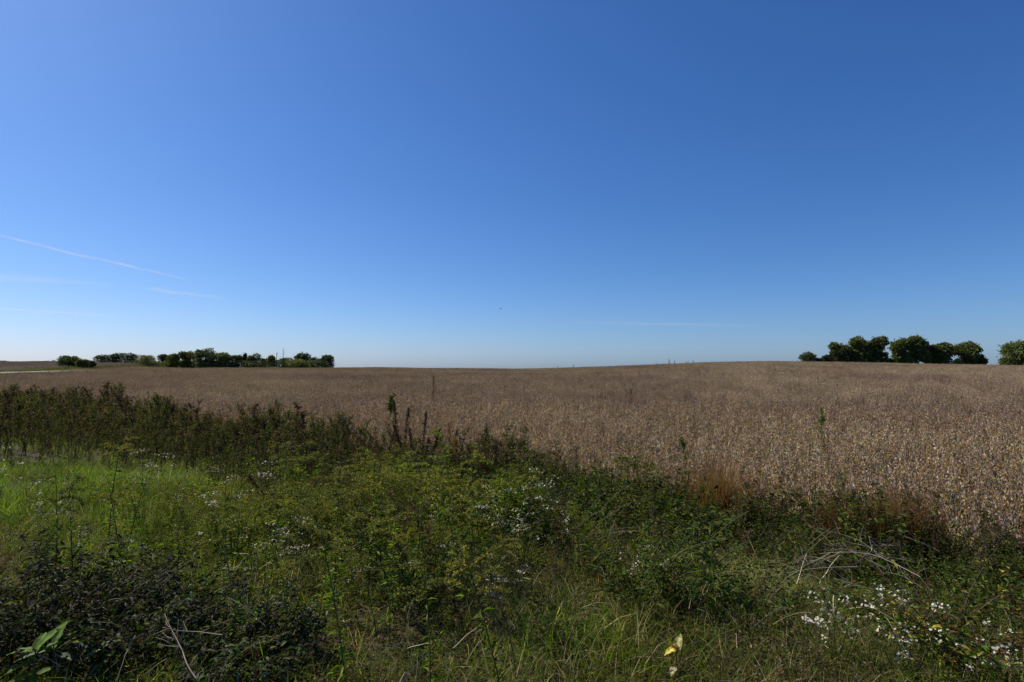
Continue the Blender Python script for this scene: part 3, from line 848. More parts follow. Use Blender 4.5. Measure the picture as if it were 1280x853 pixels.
# ------------------------------------------------------------------ tall weeds along the edge of the field
tw_src = []
for k in range(8):
    gs, gl = tall_weed_parts(R.uniform(1.3, 1.6), *(((BROWN, OLIVE, DARKG), (.35, .3, .35)), (((.06, .045, .03), (.10, .08, .05), DARKG), (.5, .3, .2)), ((OLIVE, DARKG, BROWN), (.3, .45, .25)), (((.18, .14, .105), BROWN, OLIVE), (.4, .45, .15)))[k % 4])
    tw_src.append(make_thing('tall_weed', [('stem', gs, M_DRY), ('foliage', gl, M_LEAF)], (0, 0, 0)))
n = 0
while n < 250:
    X_ = -R.uniform(0, 1) ** .8 * 33 + 2
    ye = float(np.interp(X_, EX, EY))
    Y_ = ye - abs(R.normal(0, 2.0)) + .5
    if abs(X_) > 1.0 * Y_: continue
    px_ = 640 + F * X_ / Y_
    top = np.interp(px_, [0, 80, 200, 330, 420, 520, 640, 720], [478, 485, 489, 497, 512, 530, 553, 576]) + abs(R.normal(0, 15)) + 34 * max(0, float(noise(X_, Y_, 1.7, 18)) - .45)
    z = float(H(X_, Y_))
    h = EYE - (top - HOR) * Y_ / F - z
    if h < .5 or h > 2.1: continue
    place(tw_src[R.randint(8)], (X_, Y_, z - .02), R.uniform(0, 6.28), h / 1.5,
          'tall brownish weed in the dark stand along the near edge of the field', 'weed', 'tall weeds between the grass and the field', tuple(R.normal(0, .12, 2)))
    n += 1

for k in range(60):
    x = R.uniform(600, 1270)
    X_ = x_ = None
    Y_ = float(np.interp(x, [600, 700, 800, 900, 1000, 1100, 1280], [13.5, 11.6, 10.4, 9.4, 8.6, 8.0, 7.3])) + R.normal(-.5, .5)
    p = col_at(x, Y_)
    place(tw_src[R.randint(8)], (p[0], p[1], p[2] - .02), R.uniform(0, 6.28), R.uniform(.42, .8), 'short ragged weed at the foot of the crop from the centre to the right', 'weed', 'ragged weeds at the foot of the crop', tuple(R.normal(0, .15, 2)))

def placed(name, parts, px, ytop, Y_, lab, cat, hh, group=None):
    """stands at depth Y_ under column px; scaled so that its top reaches row ytop"""
    x, y, z = col_at(px, Y_)
    top = EYE - (ytop - HOR) * Y_ / F
    s = (top - z) / hh
    return tag(make_thing(name, parts, (x, y, z - .02), R.uniform(0, 6.28), s), lab, cat, group)

gs, gl = dock_parts(1.3, 5, (.06, .02, .02), .6)
placed('dock', [('stems', gs, M_DRY), ('seed_spikes', gl, M_LEAF)], 524, 511, 11.6, 'dark maroon dock with several upright seed spikes at the edge of the field', 'dock', 1.28)
gs, gl = dock_parts(1.3, 2, (.06, .035, .025), .3)
placed('dock', [('stems', gs, M_DRY), ('seed_spikes', gl, M_LEAF)], 501, 489, 12.8, 'taller thin brown dock behind the maroon one, reaching over the crop', 'dock', 1.28)
gs, gl = dock_parts(1.3, 2, (.16, .07, .03), .4)
placed('dock', [('stems', gs, M_DRY), ('seed_spikes', gl, M_LEAF)], 566, 522, 11.4, 'rust-orange dock right of the maroon one', 'dock', 1.28)
gs, gl = dock_parts(1.6, 1, (.16, .09, .06), .03)
placed('weed_stalk', [('stem', gs, M_DRY), ('seed_spikes', gl, M_LEAF)], 541, 459, 26, 'single tall bare reddish stalk standing high over the crop near the centre', 'weed', 1.5)
for x, yt, Yd_, lab in ((489, 492, 15, 'leafy dark green weed leaning over the crop left of the thin dock'), (850, 508, 19, 'round dark green leafy weed standing alone in the tan crop'),
                        (1020, 509, 16, 'slim dark green weed in the crop to the right'), (788, 487, 30, 'small brown weed poking out of the crop far right of the centre stalk'), (862, 545, 12, 'low green weed in the crop below the round one')):
    if x == 850:
        gs, gl = shrub_parts(1.15, .5, 30, cols=(DARKG, GREEN, LIME), p=(.45, .4, .15), L=(.04, .08))
        placed('field_weed', [('stem', gs, M_DRY), ('foliage', gl, M_LEAF)], x, yt, Yd_, lab, 'weed', 1.3); continue
    gs, gl = tall_weed_parts(1.2, (DARKG, GREEN, LIME) if x != 788 else (BROWN, RUST, OLIVE), (.5, .35, .15), 2.2)
    placed('field_weed', [('stem', gs, M_DRY), ('foliage', gl, M_LEAF)], x, yt, Yd_, lab, 'weed', 1.22)
for x, yt, k in ((821, 454.5, 0), (837, 449.5, 1), (843, 451, 0), (858, 452.5, 0), (861, 452, 1), (868, 451, 0), (716, 456.5, 1), (697, 458, 0)):
    gs, gl = tall_weed_parts(1.7, (BROWN, DARKG, MAROON), (.5, .3, .2), 3.5)
    placed('ridge_weed', [('stem', gs, M_DRY), ('foliage', gl, M_LEAF)], x, yt - 1, 138, 'thin dark weed poking above the crest of the field', 'weed', 1.72, 'weeds on the skyline of the field')

# rust-coloured grassy clumps in front of the crop
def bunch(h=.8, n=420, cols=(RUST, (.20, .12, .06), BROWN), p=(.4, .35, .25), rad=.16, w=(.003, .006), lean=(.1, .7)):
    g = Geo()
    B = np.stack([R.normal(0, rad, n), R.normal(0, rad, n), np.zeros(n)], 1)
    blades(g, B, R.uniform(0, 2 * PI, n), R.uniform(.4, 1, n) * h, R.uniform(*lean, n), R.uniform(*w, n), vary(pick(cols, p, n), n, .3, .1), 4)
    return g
for x, yt, Yd_, wd, lab in ((888, 556, 8.6, .75, 'rust-brown grass clump at the foot of the crop right of centre'), (1080, 612, 7.2, .6, 'rust-brown grass clump at the foot of the crop on the right'),
                        (1115, 600, 7.6, .5, 'narrow dark brown clump beside the right rust-brown one'), (100, 548, 17, .8, 'orange-brown grass clump under the dark weeds on the left')):
    g = Geo()
    for k in range(3):
        g2 = bunch(.9, 430, rad=.10, lean=(.05, .5))
        off = np.array([R.normal(0, .16 * wd), R.normal(0, .2), 0])
        for a_ in g2.v: a_ += off
        for v_, c_ in zip(g2.v, g2.c): pass
        base = g.n
        g.v += g2.v; g.c += g2.c; g.t += [t + base for t in g2.t]; g.q += [q + base for q in g2.q]; g.n += g2.n
    placed('rusty_grass', [('foliage', g, M_GRASS)], x, yt, Yd_, lab, 'grass clump', .85)

# ------------------------------------------------------------------ foreground things
for x, y, h, r, lab in ((20, 668, .62, .5, 'dark sprawling shrub cut by the left edge, behind the big-leaved seedling'), (110, 690, .58, .5, 'dark leafy shrub highest in the mass at the lower left'),
                        (190, 715, .5, .45, 'dark shrub with drooping grey-backed leaves in the lower left mass'), (265, 740, .45, .4, 'dark shrub at the right end of the lower left mass'),
                        (60, 720, .5, .45, 'dark shrub right behind the big-leaved seedling'), (330, 775, .33, .3, 'small nearly black bush at the bottom left of the grass'),
                        (150, 750, .4, .45, 'dark shrub just above the forked pale twig'), (20, 740, .42, .4, 'dark shrub at the left edge just behind the broad green leaves'), (200, 765, .28, .4, 'low dark brush behind the forked pale twig')):
    p = gpos(x, y, h * .9)
    gs, gl = shrub_parts(h, r)
    tag(make_thing('shrub', [('stems', gs, M_DRY), ('foliage', gl, M_LEAF)], p, R.uniform(0, 6)), lab, 'shrub')

# big single leaves
def big_leaf(g, p0, az, el, L, W, C, droop=.5, fold=.25, seg=8):
    d = np.array([math.cos(az) * math.cos(el), math.sin(az) * math.cos(el), math.sin(el)])
    p = np.array(p0, float); s = np.array([-math.sin(az), math.cos(az), 0])
    rows = []
    for k in range(seg + 1):
        t = k / seg
        w = W * .5 * (math.sin(PI * min(1, t ** .8 * .97 + .03)) ** .8) + .0008
        n = np.cross(s, d); n = n / np.linalg.norm(n); n = n if n[2] > 0 else -n
        wav = .06 * W * math.sin(t * 17)
        rows += [p + s * w + n * (w * fold + wav), p + s * w * .5 + n * (w * fold * .4), p.copy(), p - s * w * .5 + n * (w * fold * .4), p - s * w + n * (w * fold - wav)]
        d = d + np.array([0, 0, -droop / seg]); d /= np.linalg.norm(d)
        p = p + d * L / seg
    C = np.asarray(C, float)
    cc = np.tile(C, ((seg + 1) * 5, 1)); cc[2::5] *= 1.7; cc *= (1 + .18 * np.sin(np.arange(seg + 1) * 2.6)).repeat(5)[:, None]
    q = [(k * 5 + j, k * 5 + j + 1, (k + 1) * 5 + j + 1, (k + 1) * 5 + j) for k in range(seg) for j in range(4)]
    g.add(np.array(rows), cc, quads=q)

def big_leaved(loc, h, specs, lab, stemcol=(.10, .10, .04)):
    o = bpy.data.objects.new('broad_leaved_plant', None); COL.objects.link(o); o.location = loc
    gs = Geo(); st = curve((0, 0, 0), (.05, .02, 1), h, (0, 0, 0), 6, .03); tube(gs, st, np.linspace(.006, .003, 7), stemcol, 6)
    gs.ob('stem', M_DRY, o, smooth=True)
    for (z, az, el, L, W, C, dr) in specs:
        g = Geo(); i = min(int(z * 6), 5); p0 = st[i] + (st[i + 1] - st[i]) * (z * 6 - i)
        big_leaf(g, p0, az, el, L, W, C, dr)
        g.ob('leaf', M_BROAD, o, smooth=True)
    return tag(o, lab, 'plant')
LG = (.075, .14, .014)
GB = (.13, .18, .10)
p = gpos(40, 822, .26)
big_leaved(p, .30, [(.95, 3.1, .2, .15, .055, LG, .6), (.98, .9, .75, .16, .06, LG, .3), (.9, .5, .6, .12, .05, LG, .5), (.8, 3.6, -.1, .14, .05, GREEN, .5), (.65, 3.9, -.2, .15, .05, GREEN, .5),
                   (.95, 1.9, .6, .12, .05, LG, .4), (.6, 5.2, -.1, .13, .05, GREEN, .5)], 'young plant with broad green leaves at the bottom left corner')
p = gpos(66, 816, .28)
big_leaved(p, .30, [(.95, 1.2, 1.1, .12, .055, (.17, .23, .07), .2), (.9, 3.5, -.05, .17, .04, GB, .35), (.85, .3, .7, .11, .02, GB, .3), (.9, 2.6, .3, .10, .05, LG, .8), (.8, .2, -.2, .1, .05, (.13, .17, .12), .3),
                   (.6, 4.4, .1, .1, .045, GREEN, .5)], 'plant with pale-backed leaves right of the broad-leaved one in the corner')
p = gpos(138, 805, .22)
big_leaved(p, .22, [(.98, 4.0, -.25, .19, .05, GB, .35), (.7, 4.4, -.5, .10, .025, GB, .4), (.9, 1.9, .7, .07, .03, GB, .3)], 'single long grey-green leaf hanging from a thin stem, lower left')
p = gpos(842, 822, .16)
big_leaved(p, .2, [(.95, 3.3, .1, .075, .045, (.42, .36, .07), .9), (.85, .9, 1.0, .10, .045, (.45, .42, .16), .3), (1.0, 2.0, .3, .06, .03, (.25, .12, .04), 1.0), (.5, 4.0, -.2, .06, .035, (.40, .36, .2), .6)],
           'small plant with pale yellow leaves at the bottom right of centre', (.14, .06, .03))

# branching twig and fallen stalks
def twig(loc, az, el, L, r, col, lab, name='dead_twig', forks=4, bend=(0, 0, -.2), cat='twig'):
    g = Geo()
    m = curve((0, 0, 0), (math.cos(az) * math.cos(el), math.sin(az) * math.cos(el), math.sin(el)), L, bend, 12, .13)[:11]
    tube(g, m, np.linspace(r, r * .35, 11), col, 5)
    for k in range(forks):
        i = R.randint(4, 10); dd = m[i] - m[i - 1]
        b = curve(m[i], unit(dd) + R.normal(0, .5, 3), L * R.uniform(.12, .3), (0, 0, .2), 5, .12)
        tube(g, b, np.linspace(r * .5, r * .2, 6), col, 4)
    o = g.ob(name, M_DRY, smooth=True); o.location = loc
    return tag(o, lab, cat)
p = gpos(245, 850, .22); twig((p[0], p[1], p[2] + .22), 2.45, .38, .6, .0032, (.22, .175, .14), 'forked pale dead twig lying over the dark litter at the bottom left', forks=7)
p = gpos(278, 795, .42); twig((p[0], p[1], p[2] + .42), 3.15, .03, .34, .003, (.30, .27, .22), 'thin pale stem lying level, right of the forked twig', forks=2)
p = gpos(218, 850, .05); twig((p[0], p[1], p[2] + .05), 1.5, 1.3, .32, .003, (.24, .2, .16), 'short upright dead stem in the dark litter at the bottom left', forks=3)
p = gpos(645, 850, .05); twig((p[0], p[1], p[2]), 2.0, 1.15, .75, .004, (.07, .045, .03), 'dark branching dead stem rising from the bottom edge at the centre', forks=12)
p = gpos(630, 800, .05); twig((p[0], p[1], p[2]), 2.2, 1.1, .65, .0035, (.08, .05, .035), 'dark branching dead stem just above the one at the bottom centre', forks=12)

# fallen grey stalks on the right: a heap of individually laid stems
for k in range(34):
    x, y = R.normal(1068, 32), R.normal(688, 22)
    p = gpos(x, y, .45)
    az = R.normal(2.35, .6); el = R.uniform(.0, .8)
    g = Geo(); L = R.uniform(.25, .62)
    m = curve((-math.cos(az) * L / 2, -math.sin(az) * L / 2, .0), (math.cos(az), math.sin(az), el), L, (0, 0, R.uniform(-1.0, -.1)), 8, .15)
    tube(g, m, np.linspace(.0025, .0009, 9), vary(GREY, 1, .3)[0], 4)
    for q in range(R.randint(3, 8)):
        i = R.randint(2, 8); b = curve(m[i], unit(m[i] - m[i - 1]) + R.normal(0, .55, 3), L * .28, (0, 0, 0), 4, .25)
        tube(g, b, np.linspace(.002, .001, 5), vary(GREY, 1, .3)[0], 3)
    o = g.ob('dead_stalk', M_DRY, smooth=True); o.location = (p[0], p[1], p[2] + R.uniform(.3, .52))
    tag(o, 'bleached grey stalk in the tangle fallen over at the right', 'dead stalk', 'fallen grey stalks on the right')
for (x, y, az, el, L, lab) in ((862, 690, 1.2, 1.2, .5, 'pale forked dead stem upright in the grass right of centre'), (880, 735, 2.3, .9, .4, 'bent straw-coloured stem beside the pale forked one'),
                               (1185, 745, 2.3, .8, .6, 'bleached stem arching out of the dark weeds near the right edge'), (756, 665, 1.0, .8, .5, 'grey twiggy stem in the dark green weeds right of the tall aster'),
                               (690, 740, .9, .6, .3, 'short pale straw leaning in the grass at the centre')):
    p = gpos(x, y + 15, .1); twig((p[0], p[1], p[2]), az, el, L, .003, (.30, .26, .20), lab, 'dead_stalk', 5, (0, 0, -.4), 'dead stalk')
# scattered single straws
straw_p = [proto(lambda g: [tube(g, curve((R.uniform(-.2, .2), R.uniform(-.2, .2), R.uniform(.05, .3)), rdir(1, -.2, .8)[0], R.uniform(.08, .26), (0, 0, -.4), 5, .12), np.linspace(.0018, .0009, 6), vary((.38, .33, .24), 1, .3)[0], 3) for _ in range(5)], 'straw_%d' % k, M_DRY) for k in range(5)]
X, Y, px, py, e = verge_pts(.42, dmax=14, emax=-.5)
m = R.rand(len(X)) < .05 + .3 * (noise(X, Y, 1.2, 12) > .5)
scatter('loose_straw', straw_p, X[m], Y[m], R.uniform(.7, 1.2, m.sum()), .2, -.02)

# yellow-leaved bramble at the right edge
for x, y, h, lab in ((1262, 690, .75, 'bramble with round yellow leaves at the right edge'), (1235, 715, .6, 'reddish bramble with small yellow leaves left of the one at the right edge'), (1170, 705, .55, 'dark bramble with a few yellow leaves below the crop on the right')):
    p = gpos(x, y, h)
    gs, gl = shrub_parts(h, .4, 22, cols=(DARKG, GREEN, RUST, (.30, .27, .04)), p=(.35, .3, .2, .15), L=(.025, .05))
    gy = Geo(); nL = 12
    o = make_thing('bramble', [('stems', gs, M_DRY), ('foliage', gl, M_LEAF)], p, 0)
    for k in range(nL):
        g = Geo(); vv = gl.v[R.randint(len(gl.v))]; q = vv[R.randint(len(vv))]
        big_leaf(g, q, R.uniform(0, 6.28), R.uniform(-.3, .6), R.uniform(.025, .045), R.uniform(.02, .034), vary((.40, .36, .05), 1, .35, .12)[0], .9, .5, 4)
        g.ob('yellow_leaf', M_BROAD, o, smooth=True)
    tag(o, lab, 'bramble')

# tall leafy bushes in the dark green band
for x, y, h, r, lab in ((790, 615, .75, .5, 'dark green bushy weed at the foot of the crop right of the tall aster'), (700, 578, .85, .6, 'dark green bush against the tan crop right of centre'), (840, 650, .6, .5, 'dark green mound below the rust-brown clump'),
                        (940, 640, .7, .5, 'dark green bush between the two rust-brown clumps'), (990, 655, .6, .45, 'leafy dark bush above the fallen grey stalks'), (610, 575, .8, .5, 'shadowy green bush behind the goldenrods at the centre'),
                        (1180, 665, .6, .5, 'dark bush at the foot of the crop on the far right'), (540, 600, .8, .5, 'shadowy bush below the maroon dock'), (1240, 660, .6, .4, 'green bush at the foot of the crop by the right edge')):
    p = gpos(x, y, h)
    gs, gl = shrub_parts(h * .9, r, 30, cols=(DARKG, (.07, .095, .015), OLIVE), p=(.4, .35, .25), L=(.03, .06))
    tag(make_thing('bushy_weed', [('stems', gs, M_DRY), ('foliage', gl, M_LEAF)], p, R.uniform(0, 6)), lab, 'weed')

# ------------------------------------------------------------------ trees
def tree(name, px0, px1, ytop, ybase, Y_, col, lab, cat, group=None, trunk=.25, seed=0, shape='round', dens=1.0):
    rs = np.random.RandomState(seed)
    cx = (px0 + px1) / 2
    x, y, z = col_at(cx, Y_)
    top = EYE - (ytop - HOR) * Y_ / F
    W = (px1 - px0) / F * Y_ / 2
    hgt = top - z
    o = bpy.data.objects.new(name, None); COL.objects.link(o); o.location = (x, y, z)
    gt, gc = Geo(), Geo()
    tp = curve((0, 0, -.2), (rs.normal(0, .05), rs.normal(0, .05), 1), hgt * .75 + .2, (0, 0, 0), 6, .04, rs)
    tube(gt, tp, np.linspace(max(.08, hgt * .035), .03, 7), (.07, .055, .045), 8)
    cz0 = hgt * trunk
    lobes = []
    nl = 15 if shape == 'round' else 8
    for k in range(nl):
        a = rs.uniform(0, 2 * PI); rr = rs.uniform(.2, .66) if k else 0
        zz = (rs.uniform(.0, .4) if k % 2 else rs.uniform(.45, .8)) if k else .72
        if shape == 'tall': rr *= .5; zz = rs.uniform(.15, .85)
        c = np.array([math.cos(a) * rr * W, math.sin(a) * rr * W, cz0 + zz * (hgt - cz0)])
        rad = rs.uniform(.26, .46) * W
        rz = min(rad * rs.uniform(.7, 1.0), (hgt - c[2]), )
        rz = max(rz, .14 * hgt)
        if c[2] + rz > hgt: c[2] = hgt - rz
        lobes.append((c, rad, rz))
        st = tp[rs.randint(2, 5)]
        b = curve(st, c - st, np.linalg.norm(c - st), (0, 0, .1), 4, .06, rs)
        tube(gt, b, np.linspace(max(.04, hgt * .014), .02, 5), (.07, .055, .045), 5)
    for c, rad, rz in lobes:
        n = int(dens * 560)
        dirs = rdir(n, -.85, 1, rs)
        q = rs.uniform(.55, 1.08, n) ** .7
        bump = 1 + .3 * np.sin(dirs[:, 0] * 5 + c[0]) * np.cos(dirs[:, 2] * 6 + c[1])
        P = c + dirs * (q * bump)[:, None] * [rad, rad, rz]
        P[:, 2] = np.clip(P[:, 2], .1, hgt)
        s = rs.uniform(.6, 1.3, n) * np.clip(hgt * .06, .2, .5)
        specks(gc, P, unit(dirs + rs.normal(0, .6, (n, 3))), s, s * .75, vary(col, n, .2, .08, rs), rs)
    # loose twigs of leaves for an uneven outline
    n = int(dens * 90)
    dirs = rdir(n, -.3, 1, rs); c, rad, rz = lobes[0]
    cen = np.array([0, 0, cz0 + .5 * (hgt - cz0)])
    P = cen + dirs * rs.uniform(.55, .95, n)[:, None] * [W, W, (hgt - cz0) * .5]
    s = np.clip(hgt * .04, .14, .35)
    specks(gc, P, dirs, s * 1.3, s, vary(col, n, .3, .1, rs), rs)
    gt.ob('trunk', M_BARK, o, smooth=True)
    c_ = gc.ob('crown', M_TREE, o); c_['kind'] = 'stuff'
    return tag(o, lab, cat, group)
TG = (.12, .145, .04); TO = (.13, .135, .02); TD = (.07, .09, .03); TB = (.075, .07, .04)
right = [
    (996, 1022, 440, TD, .0, 'bush', 'round dark bush at the left end of the right-hand row of trees'),
    (1018, 1030, 447, TD, .0, 'bush', 'tiny low bush just right of the round dark bush at the end of the row'),
    (1028, 1042, 442.5, TD, .0, 'bush', 'small dark bush touching the first tall tree of the right-hand row'),
    (1036, 1062, 427, TG, .05, 'tree', 'first tall tree of the right-hand row, left of the widest crown'),
    (1056, 1090, 421, TG, .08, 'tree', 'wide leafy tree, left half of the broadest clump on the right'),
    (1080, 1108, 420, TG, .12, 'tree', 'tree at the right half of the broadest clump, left of the sky gap'),
    (1114, 1138, 421, TG, .12, 'tree', 'tree just right of the sky gap in the right-hand row'),
    (1130, 1160, 416.5, TG, .15, 'tree', 'tallest tree of the right-hand row'),
    (1150, 1164, 446, TD, .0, 'bush', 'low dark bush at the foot of the tallest tree on the right'),
    (1158, 1190, 428, TG, .10, 'tree', 'tree right of the tallest one with pale limbs low down'),
    (1184, 1223, 428, TG, .05, 'tree', 'broad tree at the right end of the row, before the wide gap'),
    (1216, 1233, 441, TD, .0, 'bush', 'dark bush at the foot of the last tree before the wide gap'),
    (1247, 1296, 425, TG, .08, 'tree', 'lone broad tree cut by the right edge of the picture'),
    (1106, 1118, 447, TD, .0, 'bush', 'small bush low in the sky gap between two tall trees'),
]
for k, (a, b, yt, c, tr, cat, lab) in enumerate(right):
    tree('oak_tree' if cat == 'tree' else 'dark_bush', a, b, yt, 455, 172, c, lab, cat, None, tr, 100 + k, dens=1.2)
left = [
    (69, 97, 445.5, 118, (.07, .11, .02), 'bush', 'bright green bush beyond the road at the far left'),
    (94, 111, 450, 118, TO, 'bush', 'small dark olive bush right of the bright green one by the road'),
    (106, 120, 451, 122, TB, 'bush', 'thin pale olive bush, third by the road from the left'),
    (117, 136, 443.5, 235, TD, 'tree', 'leftmost small tree of the far row on the rise'),
    (133, 154, 441.5, 235, TD, 'tree', 'middle small tree of the far row on the rise'),
    (151, 173, 441, 235, TD, 'tree', 'right small tree of the far row on the rise'),
    (171, 204, 444.5, 165, TO, 'bush', 'wide rounded olive bush where the road vanishes'),
    (197, 214, 442.5, 225, TB, 'tree', 'thin greyish tree behind the wide olive bush'),
    (206, 228, 441, 168, TO, 'tree', 'olive tree right of the wide rounded bush'),
    (222, 246, 439.5, 172, TO, 'tree', 'olive tree touching the tall dark round tree'),
    (241, 272, 435.5, 185, TG, 'tree', 'tall dark round tree, largest of the left-hand row'),
    (264, 293, 439, 187, TG, 'tree', 'dark flat-topped tree right of the largest one on the left'),
    (286, 303, 443, 188, TD, 'tree', 'small dark tree sloping down from the flat-topped one'),
    (300, 311, 439.5, 195, TB, 'tree', 'thin upright tree with an open crown in the left-hand row'),
    (309, 332, 440.5, 190, TD, 'tree', 'ragged dark tree right of the thin upright one'),
    (324, 336, 447, 190, TD, 'bush', 'low dark bush between the ragged tree and the pointed green one'),
    (331, 346, 442.5, 188, TO, 'tree', 'pointed olive-green tree left of the dead snag'),
    (347, 367, 446.5, 190, TG, 'bush', 'rounded low tree right of the dead snag'),
    (364, 388, 439.5, 192, TD, 'tree', 'dark round tree standing behind an olive bush in the left-hand row'),
    (358, 388, 449, 186, TO, 'bush', 'olive bush in front of the dark round tree'),
    (384, 400, 446.5, 190, TD, 'tree', 'small dark tree second from the right end of the left-hand row'),
    (395, 418, 442.5, 190, TD, 'tree', 'dark tree at the right end of the left-hand row'),
]
for k, (a, b, yt, Yd_, c, cat, lab) in enumerate(left):
    tree('field_tree' if cat == 'tree' else 'bush', a, b, yt, 460, Yd_, c, lab, cat, None, .02, 200 + k, 'tall' if (b - a) < 17 and cat == 'tree' else 'round', dens=.9)
# low undergrowth that closes the foot of the rows
for (a, b, yt, Yd_, side_) in ((171, 415, 452, 189, 'left'), (1040, 1100, 450, 178, 'right')):
    g = Geo(); n = 18000
    px_ = R.uniform(a, b, n); X_ = (px_ - 640) / F * Yd_; Y_ = Yd_ + R.normal(0, 2, n)
    top = EYE - (yt - HOR) * Yd_ / F + 1.2 * (noise(X_, Y_, 2.5, 3) - .5)
    z0 = H(X_, Y_)
    P = np.stack([X_, Y_, z0 + R.rand(n) ** .8 * np.maximum(.3, top - z0)], 1)
    specks(g, P, rdir(n, -.2, 1), .4, .3, vary(TD, n, .3, .1))
    tag(g.ob('undergrowth', M_TREE), 'dark undergrowth along the foot of the %s row of trees' % side_, None, None, 'stuff')
# dark hedge on the far-left rise
g = Geo(); n = 9000
px_ = R.uniform(-60, 122, n); Yd_ = 246
X_ = (px_ - 640) / F * Yd_; Y_ = Yd_ + R.normal(0, 2, n); z0 = H(X_, Y_)
P = np.stack([X_, Y_, z0 + R.rand(n) * (.35 + .9 * noise(X_, Y_, 3, 3))], 1)
specks(g, P, rdir(n, -.2, 1), .4, .3, vary(TD, n, .3, .1))
tag(g.ob('far_hedge', M_TREE), 'thin dark hedge along the rise at the far left', None, None, 'stuff')
# dead snag
def snag(px, yt, Yd_, lab, col=(.15, .13, .12)):
    x, y, z = col_at(px, Yd_); h = EYE - (yt - HOR) * Yd_ / F - z
    g = Geo(); m = curve((0, 0, 0), (0, 0, 1), h, (0, 0, 0), 6, .02); tube(g, m, np.linspace(.13, .03, 7), col, 6)
    o = g.ob('trunk', M_BARK)
    r = bpy.data.objects.new('dead_tree', None); COL.objects.link(r); r.location = (x, y, z); o.parent = r
    for k in range(14):
        i = R.randint(2, 6); b = curve(m[i], (*R.normal(0, .35, 2), 1), h * R.uniform(.12, .28), (0, 0, .2), 4, .1)
        g = Geo(); tube(g, b, np.linspace(.04, .015, 5), col, 4); g.ob('limb', M_BARK, r)
    tag(r, lab, 'dead tree')
snag(346, 440.5, 189, 'bare dead snag in the left-hand row of trees')
snag(354, 435.5, 200, 'faint bare-topped poplar rising behind the left-hand row', (.22, .2, .2))

# ------------------------------------------------------------------ birds
def bird(px, py, Y_, span, lab):
    c, s = math.cos(PITCH), math.sin(PITCH)
    u, v = (px - 640) / F, (426.5 - py) / F
    d = np.array([u, c - v * s, s + v * c]); loc = d * Y_ + [0, 0, EYE]
    g = Geo(); L = span * .42
    prof = [(-.5, .01), (-.4, .05), (-.2, .11), (.05, .14), (.25, .11), (.36, .075), (.44, .07), (.5, .035), (.58, .008)]
    P = np.array([(a * L, 0, 0) for a, _ in prof])
    tube(g, P, np.array([r * L * 1.2 for _, r in prof]), (.02, .02, .022), 8)
    r = bpy.data.objects.new('bird', None); COL.objects.link(r); r.location = loc; r.rotation_euler = (0, 0, .8)
    g.ob('body', M_DRY, r, smooth=True)
    for sg in (-1, 1):
        g = Geo(); n = 7; rows = []
        for k in range(n):
            t = k / (n - 1); yy = sg * t * span / 2; zz = span * .5 * (.38 * t - .25 * t * t)
            ch = L * .32 * (1 - t ** 2.2) + .01; sw = -L * .28 * t * t + L * .08 * t
            rows += [(L * .12 + sw, yy, zz), (L * .12 + sw - ch * .5, yy, zz + .02 * L), (L * .12 + sw - ch, yy, zz)]
        q = [(k * 3 + j, k * 3 + j + 1, k * 3 + 4 + j, k * 3 + 3 + j) for k in range(n - 1) for j in range(2)]
        g.add(rows, (.02, .02, .022), quads=q); w = g.ob('wing', M_DRY, r, smooth=True)
        md = w.modifiers.new('thickness', 'SOLIDIFY'); md.thickness = .012
    g = Geo(); g.add([(-.40 * L, -.03 * L, .0), (-.40 * L, .03 * L, 0), (-.72 * L, .12 * L, 0), (-.74 * L, 0, 0), (-.72 * L, -.12 * L, 0)], (.02, .02, .022), tris=[(0, 1, 2), (0, 2, 3), (0, 3, 4)])
    w = g.ob('tail', M_DRY, r); md = w.modifiers.new('thickness', 'SOLIDIFY'); md.thickness = .01
    tag(r, lab, 'bird')
bird(626, 386, 62, .5, 'small black bird flying in the clear sky above the centre of the field')
bird(748, 362, 200, .6, 'faint distant bird higher and right of the black one')

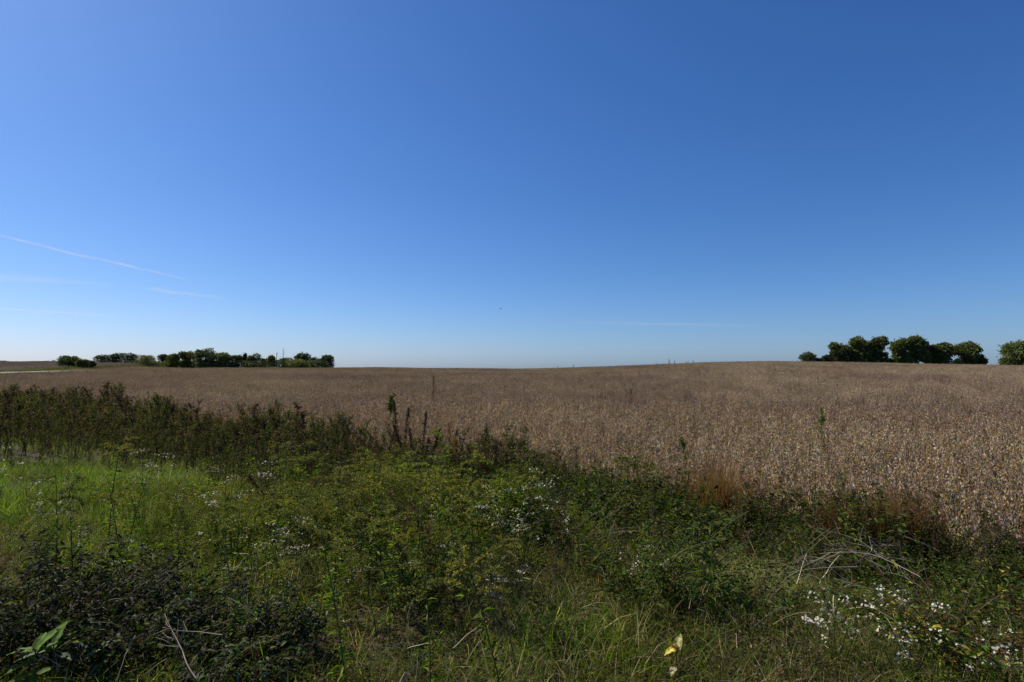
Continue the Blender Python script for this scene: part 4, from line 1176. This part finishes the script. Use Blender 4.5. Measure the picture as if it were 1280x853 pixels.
# ------------------------------------------------------------------ contrail and wisps of high cloud
def vapour(name, a, b, alt, wid, hh, alpha, lab, cat, wig=.3, nscale=.0006):
    m, nt, N, Lk = new_mat(name + '_vapour')
    out = N('ShaderNodeOutputMaterial'); df = N('ShaderNodeBsdfDiffuse'); df.inputs[0].default_value = (.9, .9, .9, 1)
    tl = N('ShaderNodeBsdfTranslucent'); tl.inputs[0].default_value = (.9, .9, .9, 1)
    tr = N('ShaderNodeBsdfTransparent'); m1 = N('ShaderNodeMixShader'); m1.inputs[0].default_value = .5
    Lk(df.outputs[0], m1.inputs[1]); Lk(tl.outputs[0], m1.inputs[2])
    geo = N('ShaderNodeNewGeometry'); nz = N('ShaderNodeTexNoise'); nz.inputs['Scale'].default_value = nscale; nz.inputs['Detail'].default_value = 4
    Lk(geo.outputs['Position'], nz.inputs['Vector'])
    at = N('ShaderNodeAttribute'); at.attribute_name = 'Col'
    mr = N('ShaderNodeMapRange'); mr.inputs[1].default_value = .35; mr.inputs[2].default_value = .65; mr.inputs[3].default_value = alpha * .4; mr.inputs[4].default_value = alpha * 1.3
    Lk(nz.outputs['Fac'], mr.inputs[0])
    mu = N('ShaderNodeMath'); mu.operation = 'MULTIPLY'; Lk(mr.outputs[0], mu.inputs[0]); Lk(at.outputs['Color'], mu.inputs[1])
    m2 = N('ShaderNodeMixShader'); Lk(mu.outputs[0], m2.inputs[0]); Lk(tr.outputs[0], m2.inputs[1]); Lk(m1.outputs[0], m2.inputs[2])
    Lk(m2.outputs[0], out.inputs['Surface'])
    def at_sky(px, py):
        c, s = math.cos(PITCH), math.sin(PITCH)
        u, v = (px - 640) / F, (426.5 - py) / F
        d = np.array([u, c - v * s, s + v * c]); return d * alt / d[2] + [0, 0, EYE]
    A, B = at_sky(*a), at_sky(*b)
    g = Geo(); k = 40
    rs = np.random.RandomState(3)
    wob = np.interp(np.linspace(0, 1, k), np.linspace(0, 1, 9), rs.normal(0, 1, 9))
    T = unit(B - A); S = unit(np.cross(T, [0, 0, 1])); U = np.cross(S, T)
    for sh in (.25, .5, .75, 1.0):
        rows = []; cc = []
        for i in range(k):
            t = i / (k - 1); env = math.sin(PI * min(1, max(0, t * .94 + .03))) ** .5
            c0 = A + (B - A) * t + U * wob[i] * hh * wig
            for j in range(10):
                an = j * 2 * PI / 10
                rows.append(c0 + (S * math.cos(an) * wid + U * math.sin(an) * hh) * sh * env)
                cc.append([env ** 2] * 3)
        q = [(i * 10 + j, i * 10 + (j + 1) % 10, (i + 1) * 10 + (j + 1) % 10, (i + 1) * 10 + j) for i in range(k - 1) for j in range(10)]
        g.add(rows, cc, quads=q)
    o = g.ob(name, m, smooth=True)
    o.visible_shadow = True
    return tag(o, lab, cat)
vapour('contrail', (-60, 281), (245, 352), 9000, 340, 170, .04, 'thin white contrail slanting down in the left of the sky', 'contrail')
vapour('cloud_wisp', (165, 358), (285, 374), 8000, 1500, 170, .026, 'faint short cloud wisp right below the contrail', 'cloud')
vapour('cloud_wisp', (-150, 338), (150, 356), 8000, 3000, 300, .02, 'faint broad cloud wisp at the left edge of the sky', 'cloud')
vapour('cloud_wisp', (-200, 372), (180, 398), 8000, 3500, 300, .02, 'faint low cloud wisp above the road at the far left', 'cloud')
vapour('cloud_wisp', (690, 402), (960, 408), 8000, 4000, 220, .013, 'faint low cloud wisp over the middle of the field', 'cloud')
